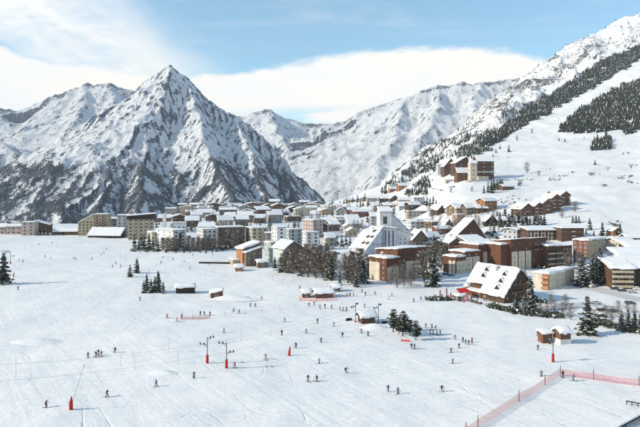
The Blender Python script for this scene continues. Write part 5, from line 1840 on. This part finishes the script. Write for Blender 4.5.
def person(px, py, jacket, pants, pose, hat, label, rz=None, skis=True, group='skiers on the piste', h=None, poles=True):
    b = at(px, py)
    rg = random.Random(int(px * 97 + py * 13))
    key = (pose, jacket, pants, hat)
    if key not in _cache:
        _cache[key] = paint(BODY[pose], pose, jacket, pants, hat)
    e = link('person', None, loc=(b.x, b.y, b.z + (.03 if skis else -.01)), rz=R(rg.uniform(0, 360) if rz is None else rz))
    e.empty_display_size = .3
    sc = 1.04 * rg.uniform(.94, 1.06) if h is None else h / 1.75
    e.scale = (sc * 1.12, sc * 1.12, sc)
    tag(e, label, 'person', group)
    link('body', _cache[key], e)
    P_ = POSES[pose]
    if skis:
        col = rg.choice(list(SKIM))
        for k in ('lL', 'lR'):
            a = P_[k][2]
            o = link('ski', SKIM[col], e, (a[0], a[1] + .05, -.02))
        if poles:
            for k in ('aL', 'aR'):
                hnd = Vector(P_[k][3])
                o = link('ski_pole', POLEM, e, (hnd.x * 1.15, hnd.y - .35 if pose != 'standing' else hnd.y + .12, 0.0))
                d = hnd - Vector(o.location)
                o.rotation_euler = d.to_track_quat('Z', 'Y').to_euler()
                o.scale = (1, 1, max(.8, d.length / 1.12))
    return e


ANCH = [('the two near lift pylons', 217, 362), ('the snow lance', 71, 408), ('the drag lift hut', 366, 320), ('the pine cluster', 405, 332), ('the ski school hut', 322, 296),
        ('the half-buried hut', 215, 297), ('the dark timber shed', 184, 291), ('the firs left on the field', 152, 290), ('the single lift pylon', 553, 360),
        ('the corner of the safety net', 560, 372), ('the terrace restaurant', 470, 298), ('the first white block', 170, 250), ('the ochre block', 92, 236), ('the left edge fir', 6, 280), ('the two small firs', 133, 276),
        ('the pale block far left', 28, 236), ('the larch stand', 325, 284), ('the long maroon block', 400, 284), ('the timber chalet', 250, 268)]
PEOPLE = [(46, 407.5, 'navy blue'), (107, 397, 'black'), (81, 431, 'white'), (96, 357, 'black'), (98.5, 355, 'dark green'), (101.5, 356.5, 'red'), (88, 357.5, 'grey'), (115, 352.5, 'black'),
          (156.4, 386.5, 'navy blue'), (194, 378, 'grey'), (235, 368, 'red'), (266, 359, 'brown'), (223.8, 333, 'grey'), (281.8, 335, 'black'), (306, 333.5, 'navy blue'), (296, 348, 'black'),
          (321, 342.5, 'brown'), (342.5, 337, 'black'), (361.5, 333, 'red'), (368, 336, 'brown'), (319, 363.5, 'grey'), (346, 373, 'black'), (308, 381.5, 'navy blue'), (317, 381.5, 'black'),
          (388, 391.5, 'navy blue'), (398, 393.5, 'grey'), (411.5, 348.5, 'black'), (414.3, 349, 'navy blue'), (442, 391.5, 'black'), (452.5, 363.5, 'grey'), (451, 352.5, 'black'), (459, 348, 'black'),
          (463, 342, 'navy blue'), (465.5, 344, 'black'), (468.5, 345, 'black'), (472, 342.5, 'red'), (455, 339.5, 'grey'), (430, 333.5, 'black'), (433.5, 334.5, 'navy blue'), (437, 335.5, 'black'), (440.5, 334.5, 'brown'),
          (426, 328, 'black'), (432, 328, 'grey'), (435.5, 329.5, 'black'), (538, 349.5, 'brown'), (537.5, 335, 'black'), (541.5, 376, 'grey'), (573, 380.5, 'grey'), (563, 377.5, 'black'),
          (421, 300, 'black'), (426, 299.5, 'black'), (309, 306.5, 'black'), (314, 305, 'red'), (320, 308.8, 'grey'), (325, 308, 'black'), (331.5, 309, 'brown'), (340, 310.3, 'black'), (343, 311, 'grey'),
          (346.6, 311, 'black'), (364.5, 307.5, 'grey'), (317.5, 323.5, 'brown'), (334, 326, 'grey'), (347, 296.5, 'red'), (350, 296.5, 'black'), (353.6, 296, 'orange'), (365.6, 295.5, 'black'), (375, 294.5, 'grey'),
          (388.8, 300, 'white'), (391.7, 296.5, 'black'), (362, 292, 'grey'), (413.8, 302, 'black'), (233.6, 312, 'navy blue'), (239.3, 313.5, 'black'), (200.4, 315.5, 'brown'), (204.5, 315.2, 'black'), (210, 315.5, 'brown'),
          (285, 322, 'grey'), (250.5, 306.5, 'grey'), (255.3, 307, 'black'), (300, 289, 'navy blue'), (182, 317.8, 'red'), (177, 321.5, 'red'), (167, 318.2, 'red'),
          (45, 257.5, 'black'), (50.5, 259, 'black'), (73.7, 259, 'black'), (76, 260, 'grey'), (91.7, 259.8, 'red'), (101, 255.3, 'black'), (103.9, 253.8, 'navy blue'), (106.4, 249.5, 'black'), (112.4, 267.3, 'black'), (116, 264.2, 'black'),
          (120.6, 267.3, 'brown'), (19, 261.5, 'grey'), (23, 262.3, 'black'), (18, 290, 'navy blue'), (163, 258, 'red'), (192.8, 256, 'black'), (205.7, 254.2, 'black'), (212.5, 255, 'red'), (184.3, 262.5, 'black'),
          (190, 268.5, 'grey'), (161, 263.5, 'black'), (173, 260.5, 'navy blue'), (208.7, 264.5, 'black'), (39, 245, 'black'), (52, 243.5, 'grey'), (140, 300.5, 'grey'), (262, 300, 'black'), (388, 283.5, 'black')]
_p = random.Random(33)
recs = []
for i, (x, y, c) in enumerate(PEOPLE):
    an = min(ANCH, key=lambda q: (q[1] - x) ** 2 + ((q[2] - y) * 1.6) ** 2)
    dx, dy = x - an[1], (y - an[2]) * 1.3
    dr = ('right of' if dx > 0 else 'left of') if abs(dx) > abs(dy) else ('below' if dy > 0 else 'above')
    recs.append([x, y, c, an, dr, math.hypot(dx, dy)])
from collections import defaultdict
grp = defaultdict(list)
for r_ in recs:
    grp[(r_[3][0], r_[4], r_[2])].append(r_)
NR = ['nearest', 'second nearest', 'third nearest', 'fourth nearest', 'fifth nearest', 'sixth nearest', 'seventh nearest', 'eighth nearest', 'ninth nearest', 'tenth nearest']
POSE_W = {'gliding': 'gliding', 'standing': 'standing', 'striding': 'walking on skis', 'turning': 'turning'}
for k, L in grp.items():
    L.sort(key=lambda q: q[5])
    for j, (x, y, c, an, dr, d_) in enumerate(L):
        pose = _p.choice(['gliding', 'standing', 'striding', 'turning', 'gliding'])
        pants = _p.choice(['black', 'black', 'grey', 'navy blue', 'brown'])
        hat = _p.choice(['black', 'red', 'white', 'grey', 'bright blue'])
        lab = 'skier in %s jacket %s%s, %s %s' % (c, POSE_W[pose], (', ' + NR[j] + ' one') if len(L) > 1 else '', dr, an[0])
        person(x, y, c, pants, pose, hat, lab)

# people on the sunny terrace
_q = random.Random(8)
tx = []
for i in range(16):
    tx.append((_q.uniform(436, 486), 0))
tx.sort()
for i, (x, _) in enumerate(tx):
    y = 298.5 + (x - 436) / 50 * 3.6 + _q.uniform(-1.5, .5)
    person(x, y, _q.choice(['black', 'black', 'brown', 'red', 'navy blue', 'grey']), 'black', 'standing', _q.choice(['black', 'red', 'white']), 'person standing on the restaurant terrace, %s of the crowd' % nth(i, len(tx)), skis=False, group='guests on the terrace')


# ---- drag lift pylons
def pylon(label, px, py, hpx, arms, red=2.3, rz=0, r=.16):
    b = at(px, py)
    h = hpx / F * b.y
    e = link('lift_pylon', None, loc=b, rz=R(rz))
    tag(e, label, 'lift pylon', 'drag lift pylons')
    MB().tube((0, 0, -.5), (0, 0, h), r, r * .8, 10).build('mast', M['metal'], e, smooth=False)
    MB().tube((0, 0, 0), (0, 0, red), r + .22, r + .20, 10).build('red_padding', M['red'], e)
    for (z, dx, up) in arms:
        m_ = MB()
        m_.tube((0, 0, z * h), (dx, 0, z * h + up), .09, .07, 6)
        m_.tube((0, 0, z * h - .6), (dx * .6, 0, z * h + up * .6), .05, .05, 5)
        ar = m_.build('arm', M['metal'], e)
        w_ = MB()
        w_.box(dx - .07, -.75, z * h + up - .06, dx + .07, .75, z * h + up + .06)
        for yy in (-.6, -.2, .2, .6):
            w_.tube((dx - .12, yy, z * h + up + .18), (dx + .12, yy, z * h + up + .18), .18, .18, 10)
        w_.build('sheave_train', M['black'], ar)
        hb = MB()
        hb.box(dx * .5 - .25, -.22, z * h + up * .5, dx * .5 + .25, .22, z * h + up * .5 + .45)
        hb.build('junction_box', M['metal'], ar)
    return Vector(b), h


p1, h1 = pylon('left of the two near lift pylons with red padded foot', 207.3, 363, 26, [(.93, 1.7, .35), (.70, -1.9, .35)], rz=15)
p2, h2 = pylon('right of the two near lift pylons with red padded foot', 226.5, 368, 26, [(.93, -2.0, .35), (.58, 1.9, .15)], rz=15)
p3, h3 = pylon('single lift pylon with red foot and one arm, lower right', 553, 362, 27, [(.80, -2.0, .25), (.72, -1.2, -.2)], rz=10)
p4, h4 = pylon('lift pylon at the left side of the drag lift hut', 355.5, 322, 19, [(.85, -1.6, -.5), (.9, .8, .3)], red=.4, rz=20)
p5, h5 = pylon('lift pylon at the right side of the drag lift hut', 378.5, 323, 20, [(.80, -1.8, -.4), (.88, .8, .2)], red=.4, rz=20)
p6, h6 = pylon('farther left pylon beside the fir at the left edge', 5.5, 262, 12, [(.9, -2.2, 0), (.9, 2.2, 0)], red=1.5, rz=10)
p7, h7 = pylon('farther right pylon beside the fir at the left edge', 10.5, 264, 13, [(.9, -2.2, 0), (.6, 2.2, 0)], red=1.5, rz=10)
pylon('slim chairlift pylon on the slope right of the big chalets', 508, 168, 11, [(.95, -3.0, 0), (.95, 3.0, 0)], red=.1, rz=30)
pylon('tiny pylon at the top of the piste between the woods', 558.5, 126, 8, [(.95, -3.0, 0), (.95, 3.0, 0)], red=.1, rz=30, r=.25)


def cable(label, pts, sag, r=.022):
    m_ = MB()
    for a, c in zip(pts, pts[1:]):
        n = 14
        P0 = None
        for i in range(n + 1):
            t_ = i / n
            q = Vector(a).lerp(Vector(c), t_)
            q.z -= 4 * sag * t_ * (1 - t_)
            if P0 is not None:
                m_.tube(P0, q, r, r, 4)
            P0 = q
    tag(m_.build('lift_cable', M['metal']), label, 'cable', 'lift cables')


def lift(a, dz):
    return Vector((a.x, a.y, a.z + dz))


endA = at(-40, 384)
endB = at(-40, 402)
cable('upper tow cable running left from the left near pylon', [lift(endA, 4.5), lift(p1, h1 * .75), lift(p4, h4 * .8)], 1.0)
cable('lower tow cable running left from the right near pylon', [lift(endB, 4.2), lift(p2, h2 * .6), lift(p5, h5 * .8)], 1.0)
cable('faint cable crossing the near piste below the single pylon', [lift(p2, h2 * .95), lift(p5, h5 * .95)], .8)


def slim_pole(name, label, cat, px, py, hpx, mat, r, group, lean=(0, 0), D=None):
    b = at(px, py, D)
    h = hpx / F * b.y
    m_ = MB().tube((0, 0, -.3), (lean[0] * h, lean[1] * h, h), r, r * .8, 6)
    m_.box(-r * 1.6, -r * 1.6, -.1, r * 1.6, r * 1.6, .12)
    o = m_.build(name, M[mat], None, loc=b)
    tag(o, label, cat, group)
    return o


M['orange_plastic'] = mottled('orange_net', (.62, .10, .07), .12, 3, .7)
M['pink_net'] = mottled('pink_net', (.60, .10, .11), .12, 3, .8)
# snow lance with its red padded base
b = at(71, 409.5)
e = link('snow_lance', None, loc=b, rz=0)
tag(e, 'snowmaking lance leaning right from a red padded base', 'snow lance')
Lh = 44 / F * b.y
MB().tube((0, 0, .6), ((84 - 71) / F * b.y, 0, Lh), .045, .03, 6).build('lance', M['metal'], e)
MB().tube((0, 0, -.2), (0, 0, 1.7), .42, .40, 10).tube((0, 0, 1.7), (.12, 0, 2.9), .34, .12, 10).build('red_padding', M['red'], e)
MB().tube(((84 - 71) / F * b.y - .1, 0, Lh - .4), ((84 - 71) / F * b.y + .15, 0, Lh + .1), .09, .09, 8).build('nozzle', M['metal'], e)
# other red things
for (x, y, hpx, lab) in [(13.5, 277, 5, 'red crash pad beside the fir at the left edge'), (289, 355.5, 9, 'leaning red marker pad in the middle of the piste')]:
    b = at(x, y)
    h = hpx / F * b.y
    m_ = MB().tube((0, 0, -.1), (.25, 0, h * .9), .42, .22, 8).tube((.25, 0, h * .8), (.35, 0, h * 1.15), .05, .04, 5)
    tag(m_.build('crash_pad', M['red'], None, loc=b), lab, 'crash pad')
tag(MB().box(-1.4, -.12, 0, 1.4, .12, .55).box(-1.4, -.2, 0, -1.25, .2, .7).box(1.25, -.2, 0, 1.4, .2, .7).build('barrier', M['orange_plastic'], None, loc=at(405.5, 341.5), rz=R(-12)), 'low orange barrier lying below the pine cluster', 'barrier')
# straps of the riders on the tow
for (x, y, x2, dz, lab) in [(46, 407.5, 30, 5.5, 'tow bar line pulling the skier left of the snow lance'), (107, 397, 94, 5.2, 'tow bar line pulling the skier right of the snow lance')]:
    b = at(x, y)
    q = Vector(((x2 - HX) / F * (b.y + 3), b.y + 3, b.z + dz))
    m_ = MB().tube((b.x, b.y, b.z + 1.0), q, .02, .02, 4)
    tag(m_.build('tow_line', M['metal']), lab, 'tow line', 'tow lines')

# ---- marker poles
rows = [
    ([(16, 377, 20), (133, 362, 12), (169, 352, 14), (178, 363, 14), (241, 340, 12), (271, 336, 10), (300, 331, 9), (121, 366, 14), (135, 370, 15)], 'metal', .035, 'thin grey pole', 'on the near left piste', 'grey poles on the piste'),
    ([(190, 271, 5), (206, 276, 6), (222, 282, 7), (235, 285, 7), (259.5, 277, 8), (273, 280, 6), (285, 280, 4.5), (293, 282, 5), (301, 284, 5), (308, 285, 5), (315, 286.5, 5), (327, 287, 4.5), (333, 288, 4.5), (181, 266, 5), (168, 262, 5)], 'metal', .06, 'slim grey marker pole', 'along the upper edge of the piste', 'marker poles along the upper piste'),
    ([(120.5, 258, 8), (125.5, 260, 7), (149, 276, 8), (25, 250, 6), (57, 247, 5), (90, 246, 4)], 'metal', .07, 'grey pole', 'on the far left field', 'poles on the far left field'),
    ([(182.5, 318, 6), (193, 318.5, 5), (207, 318, 5), (225, 317, 5.5), (245, 314.5, 5), (262, 312, 5), (280, 310, 5), (296, 308, 5), (301, 300, 6), (339.5, 299, 6), (342, 305, 5), (351, 297, 5), (357, 297, 5), (338, 292, 4), (311, 300, 5), (327, 301, 5)], 'red', .05, 'thin red marker pole', 'of the roped lane at mid piste', 'red poles of the roped lane'),
]
for L, mt, r, base, where, g in rows:
    L = sorted(L)
    for i, (x, y, hp) in enumerate(L):
        slim_pole('marker_pole', '%s, %s %s' % (base, nth(i, len(L)), where), 'pole', x, y, hp, mt, r, g)


def rope(label, pts, dz, mat='red', r=.02, sag=.12):
    m_ = MB()
    pp_ = [at(*q) for q in pts]
    for a, c in zip(pp_, pp_[1:]):
        P0 = None
        for i in range(6):
            t_ = i / 5
            q = Vector((a.x + (c.x - a.x) * t_, a.y + (c.y - a.y) * t_, 0))
            q.z = gz(q.x, q.y) + dz - 4 * sag * t_ * (1 - t_)
            if P0 is not None:
                m_.tube(P0, q, r, r, 4)
            P0 = q
    tag(m_.build('rope', M[mat]), label, 'rope')


rope('red rope linking the marker poles left of the ski school hut', [(182.5, 318), (207, 318), (225, 317), (245, 314.5), (262, 312), (280, 310), (296, 308)], 1.0)
rope('red rope around the lane below the ski school hut', [(301, 300), (311, 300), (327, 301), (339.5, 299), (342, 305)], 1.0)


# ---- safety nets
def net(label, pts, hgt=1.6, step=.22, mat='pink_net', cat='safety net', th=.026, post=None, group=None):
    pp_ = [at(*q) for q in pts]
    e = link('safety_net', None, loc=pp_[0])
    tag(e, label, cat, group)
    o0 = pp_[0]
    m_ = MB()
    for a, c in zip(pp_, pp_[1:]):
        Ls = math.hypot(c.x - a.x, c.y - a.y)
        n = int(Ls / step)
        prev = None
        ux, uy = (c.x - a.x) / Ls, (c.y - a.y) / Ls
        for i in range(n + 1):
            t_ = i / n
            x, y = a.x + (c.x - a.x) * t_, a.y + (c.y - a.y) * t_
            z = gz(x, y)
            sagz = .12 * 4 * t_ * (1 - t_)
            x -= o0.x
            y -= o0.y
            z -= o0.z
            tz = z + hgt - sagz
            m_.add([(x - ux * th, y - uy * th, z + .05), (x + ux * th, y + uy * th, z + .05), (x + ux * th, y + uy * th, tz), (x - ux * th, y - uy * th, tz)], [(0, 1, 2, 3)])
            if prev:
                for k in range(6):
                    f_ = k / 5
                    za = prev[2] + .05 + (prev[3] - prev[2] - .05) * f_
                    zb = z + .05 + (tz - z - .05) * f_
                    m_.add([(prev[0], prev[1], za - th), (x, y, zb - th), (x, y, zb + th), (prev[0], prev[1], za + th)], [(0, 1, 2, 3)])
            prev = (x, y, z, tz)
    m_.build('netting', M[mat], e)
    for q in pp_[:-1] if post is None else post:
        MB().tube((q.x - o0.x, q.y - o0.y, q.z - o0.z - .2), (q.x - o0.x, q.y - o0.y, q.z - o0.z + hgt + .9), .085, .08, 6).build('post', M['maroon'], e)


net('pink safety net running diagonally up from the bottom edge', [(466, 435), (478, 427.5), (519, 401), (545, 385), (560, 375)], 1.7)
net('pink safety net turning right from the corner post', [(560.5, 375), (593.5, 379.5), (639, 385.5), (668, 389)], 1.6)
net('short faded net in the roped lane at mid piste', [(181, 319.5), (193, 319.5), (210, 318.5)], 1.0, .3, mat='orange_plastic')
net('low red net in front of the ski school hut', [(300, 300.5), (316, 301.5), (338, 300.5)], 1.1, .3, mat='orange_plastic')

# ---- snowy platform corner, bottom right
G_B = 'platform edge at the lower right corner'


def bar(name, label, cat, a, c, z0, z1, w_, mat, snow=True, group=None):
    A, C_ = at(*a), at(*c)
    d = Vector((C_.x - A.x, C_.y - A.y, 0))
    L = d.length
    e = link(name, None, loc=A, rz=math.atan2(d.y, d.x))
    tag(e, label, cat, group)
    MB().box(0, -w_ / 2, z0, L, w_ / 2, z1).build('beam', M[mat], e)
    for x in [0.15] + [L * k / 4 for k in (1, 2, 3)]:
        MB().box(x - .09, -w_ / 2 - .1, -.6, x + .09, -w_ / 2 - .003, z1).build('support', M[mat], e)
    if snow:
        MB().slab([(-.05, -w_ / 2 + .02, z1 + .004), (L, -w_ / 2 + .02, z1 + .004), (L, w_ / 2 + .35, z1 + .004), (-.05, w_ / 2 + .35, z1 + .004)], .35, .12).build('snow_layer', M['roof_snow'], e)


bar('platform_edge', 'dark beam of a platform carrying a bank of snow, bottom right corner', 'platform', (607, 436), (664, 404), .7, 1.05, 1.2, 'darkwood')
bar('handrail', 'short dark rail above the platform corner at the right edge', 'rail', (626, 404), (650, 409), .6, .82, .18, 'darkwood', snow=False)
slim_pole('bollard', 'short dark red bollard at the end of the platform beam', 'bollard', 615, 427, 5, 'maroon', .16, 'bollards by the platform')
slim_pole('bollard', 'second smaller bollard along the snowy platform beam', 'bollard', 622, 426, 6, 'maroon', .10, 'bollards by the platform')


# ---- cars
def car_mesh():
    """hatchback as body, cabin glass, wheels"""
    side = [(-2.05, .35), (-2.1, .75), (-1.95, .98), (-1.5, 1.05), (-1.15, 1.42), (.35, 1.45), (1.0, 1.02), (1.85, .86), (2.08, .62), (2.05, .32)]
    b = MB()
    n = len(side)
    wd = [.84, .86, .84, .82, .62, .62, .80, .80, .78, .80]
    L = [(x, -w_, z) for (x, z), w_ in zip(side, wd)]
    R_ = [(x, w_, z) for (x, z), w_ in zip(side, wd)]
    b.add(L + R_, [tuple(range(n))[::-1], tuple(range(n, 2 * n))] + [(i, (i + 1) % n, n + (i + 1) % n, n + i) for i in range(n)])
    g = MB()
    for s_ in (-1, 1):
        g.add([(-1.25, s_ * .805, 1.06), (.80, s_ * .815, 1.06), (.30, s_ * .655, 1.38), (-1.05, s_ * .655, 1.36)], [(0, 1, 2, 3) if s_ < 0 else (3, 2, 1, 0)])
    g.add([(.98, -.72, 1.06), (.98, .72, 1.06), (.42, .56, 1.43), (.42, -.56, 1.43)], [(0, 1, 2, 3)])
    g.add([(-1.53, -.72, 1.07), (-1.21, -.56, 1.40), (-1.21, .56, 1.40), (-1.53, .72, 1.07)], [(0, 1, 2, 3)])
    wl = MB().tube((0, -.11, 0), (0, .11, 0), .32, .32, 14)
    wl.tube((0, -.125, 0), (0, .125, 0), .17, .17, 8, 1)
    sn = MB().snowquad([(-1.25, -.6, 1.42), (.35, -.6, 1.45), (.35, .6, 1.45), (-1.25, .6, 1.42)], .16, 4, 3, 3)
    lt = MB().box(-.03, -.14, -.07, .03, .14, .07)
    return b, g, wl, sn, lt


cb, cg, cw, cs, cl = car_mesh()
CGm, CWm, CSm, CLm = cg.mesh('windows', [M['glass']]), cw.mesh('wheel', [M['black'], M['metal']]), cs.mesh('snow_layer', [M['roof_snow']], True), cl.mesh('headlight', [M['frame_white']])
PAINT = {'black': (.02, .02, .022), 'dark blue': (.02, .035, .09), 'silver': (.35, .36, .38), 'dark red': (.17, .015, .015), 'white': (.62, .62, .61), 'dark green': (.02, .06, .04), 'grey': (.13, .135, .14)}
CBm = {}
for k, v in PAINT.items():
    mm, tt, bb = new_mat('car_paint_' + k.replace(' ', '_'), .3, .5)
    nn = tt.noise(tt.obj(), 2.0, 4, .6)
    tt.put(bb.inputs['Base Color'], tt.mix(tt.step(nn, .45, .7), v, tuple(min(1, q * .7 + .12) for q in v)))
    CBm[k] = cb.mesh('body', [mm])


def car(px, py, col, rz, where, snow=True):
    b = at(px, py)
    e = link('parked_car', None, loc=b, rz=R(rz))
    tag(e, '%s hatchback %s' % (col, where), 'car', 'cars parked in the village')
    link('body', CBm[col], e)
    link('windows', CGm, e)
    for x in (-1.3, 1.3):
        for y in (-.74, .74):
            link('wheel', CWm, e, (x, y, .32))
    for y in (-.55, .55):
        link('headlight', CLm, e, (2.03, y, .66))
    if snow:
        link('snow_layer', CSm, e)


for q in [(602, 311, 'black', 10, 'parked highest in the lot behind the tallest fir'), (612, 312, 'dark blue', 20, 'right of the black one in the lot'), (601.5, 317.5, 'black', 5, 'nearest to the tallest fir, low in the lot'),
          (604, 322, 'grey', 0, 'lowest of the cars beside the tallest fir'), (596, 304, 'silver', -20, 'under snow where the road bends'), (534, 312.5, 'black', 15, 'beside the fir in front of the cream block'),
          (545, 314, 'dark red', 10, 'below the bare trees at the roadside'), (557, 315, 'grey', 12, 'among the frosted trees at the roadside'), (615, 289.5, 'dark blue', 10, 'at the foot of the balcony house, left'),
          (622, 291.5, 'black', -20, 'in front of the balcony house, middle'), (632, 293, 'silver', -15, 'in front of the balcony house, right'), (638, 290, 'white', -15, 'at the right edge by the balcony house'),
          (446, 275, 'black', 25, 'beside the left end of the stepped maroon block'), (451, 276, 'grey', 25, 'under the corner of the stepped maroon block'), (593, 287, 'white', 30, 'buried in snow below the tall firs'),
          (630, 304, 'black', -12, 'parked alone on the upper road at right'), (338, 254, 'dark blue', 60, 'on the lane behind the larch stand'), (333, 249, 'silver', 60, 'farther up the lane behind the larch stand')]:
    car(*q)

# ---- the restaurant terrace
M['canopy'] = mottled('red_canopy', (.50, .02, .02), .1, 1.5, .7)
M['flag_pink'] = mottled('flag_pink', (.60, .22, .24), .1, 1.5, .7)
e = link('terrace_canopy', None, loc=at(464, 297.5), rz=R(20))
tag(e, 'red canopy with peaked top on the restaurant terrace', 'canopy')
MB().slab([(-3.6, -2.0, 2.5), (3.2, -2.0, 2.5), (2.2, 2.2, 3.7), (-2.6, 2.2, 3.7)], .12, 0).build('canopy_cloth', M['canopy'], e)
for x in (-3.3, -.2, 3.0):
    for y in (-1.8, 1.9):
        MB().tube((x * (1 if y < 0 else .75), y, -.3), (x * (1 if y < 0 else .75), y, 2.6 if y < 0 else 3.6), .06, .06, 6).build('pole', M['metal'], e)
simple('kiosk', 'square kiosk with white snow roof below the red canopy', 'kiosk', 459, 301.5, 454, 465, 20, 297.2, 'flat', 'brown', G_HUT, rows=1, minh=2.0)
s = Site('kiosk', 'round wooden kiosk with arched roof behind the red canopy', 'kiosk', 467, 291, 20, G_HUT)
m_ = MB()
m_.tube((0, 0, -.5), (0, 0, 2.2), 1.9, 1.9, 12)
m_.tube((0, 0, 2.2), (0, 0, 3.6), 2.2, .5, 12)
m_.build('wall', M['tan'], s.e)
MB().tube((0, 0, 2.42), (0, 0, 3.85), 2.05, .35, 12).build('snow_layer', M['roof_snow'], s.e)
for i, (x, y, hp) in enumerate([(439.5, 299, 9), (446, 297, 9), (450, 300.5, 8), (466, 304, 12), (463.5, 305, 10)]):
    b = at(x, y)
    h = hp / F * b.y
    e = link('banner', None, loc=b, rz=R(25))
    tag(e, 'tall pink feather banner, %s of the terrace banners' % nth(i, 5), 'banner', 'banners on the terrace')
    MB().tube((0, 0, -.2), (0, 0, h), .035, .03, 5).build('pole', M['metal'], e)
    MB().box(.04, -.012, h * .22, .75, .012, h * .97).build('banner_cloth', M['flag_pink'], e)
for i, (x, y) in enumerate([(443, 299.5), (448, 298.5), (453, 297), (472, 302), (476, 303), (480, 304)]):
    e = link('table', None, loc=at(x, y), rz=R(20))
    tag(e, 'wooden picnic table, %s on the terrace' % nth(i, 6), 'table', 'terrace tables')
    MB().box(-.9, -.4, .72, .9, .4, .77).build('tabletop', M['timber'], e)
    for s_ in (-1, 1):
        MB().box(-.9, s_ * .75 - .14, .42, .9, s_ * .75 + .14, .46).build('bench', M['timber'], e)
        MB().box(s_ * .7 - .04, -.8, 0, s_ * .7 + .04, .8, .40).box(s_ * .7 - .04, -.35, .405, s_ * .7 + .04, .35, .715).build('leg', M['timber'], e)
# dark hedge and wall between piste and road
hd = []
for (x0, y0, x1, y1, n) in [(487, 306, 520, 314, 90), (520, 314, 562, 318, 70), (604, 326, 645, 334, 60), (428, 300, 452, 300, 40), (520, 300, 545, 303, 50), (595, 322, 600, 325, 15), (166, 251, 245, 248, 160), (132, 251, 160, 251, 40), (487, 290, 505, 292, 0), (525, 262, 545, 270, 50), (575, 250, 590, 258, 30), (486, 233, 500, 240, 40), (420, 256, 446, 270, 70)]:
    for i in range(n):
        t_ = _q.random()
        hd.append(at(x0 + (x1 - x0) * t_ + _q.gauss(0, .6), y0 + (y1 - y0) * t_ + _q.gauss(0, .5)))
hd = np.array(hd)
tag(bushes('hedge', hd[:, 0], hd[:, 1], hd[:, 2] - .1, 1.15, 31, 'needles'), 'dark scrubby hedge along the piste edge and roadside', 'hedge')
# a black snow groomer by the lift hut
for (x, y, lab) in [(349, 320.5, 'dark machine stacked against the left lift pylon'), (384.5, 323.5, 'black snowmobile row right of the lift hut')]:
    e = link('snowmobile', None, loc=at(x, y), rz=R(20))
    tag(e, lab, 'snowmobile', 'snowmobiles by the lift hut')
    MB().slab([(-1.2, -.35, .25), (1.3, -.3, .25), (1.3, .3, .25), (-1.2, .35, .25)], .55, .15).box(-.9, -.2, .75, .1, .2, .95).build('body', M['black'], e)
    MB().box(-1.3, -.25, 0, .5, .25, .26).build('track', M['black'], e)
    for s_ in (-1, 1):
        MB().box(.5, s_ * .42 - .07, .02, 1.6, s_ * .42 + .07, .06).build('ski', M['red'], e)
    MB().tube((.5, -.35, 1.15), (.5, .35, 1.15), .03, .03, 5).tube((.7, 0, .7), (.5, 0, 1.15), .03, .03, 5).build('handlebar', M['metal'], e)

# ================================================================ haze
hz = MB().box(-9800, -60, -420, 6600, 9700, 2300)
hme = hz.mesh('haze', [])
hm = bpy.data.materials.new('haze')
hm.use_nodes = True
hn = hm.node_tree
hn.nodes.clear()
pv = hn.nodes.new('ShaderNodeVolumePrincipled')
pv.inputs['Color'].default_value = (.74, .86, 1.0, 1)
pv.inputs['Density'].default_value = 5.0e-5
pv.inputs['Anisotropy'].default_value = 0.0
ho = hn.nodes.new('ShaderNodeOutputMaterial')
hn.links.new(pv.outputs[0], ho.inputs['Volume'])
hme.materials.append(hm)
tag(link('haze', hme), kind='stuff')
S.cycles.volume_max_steps = 8
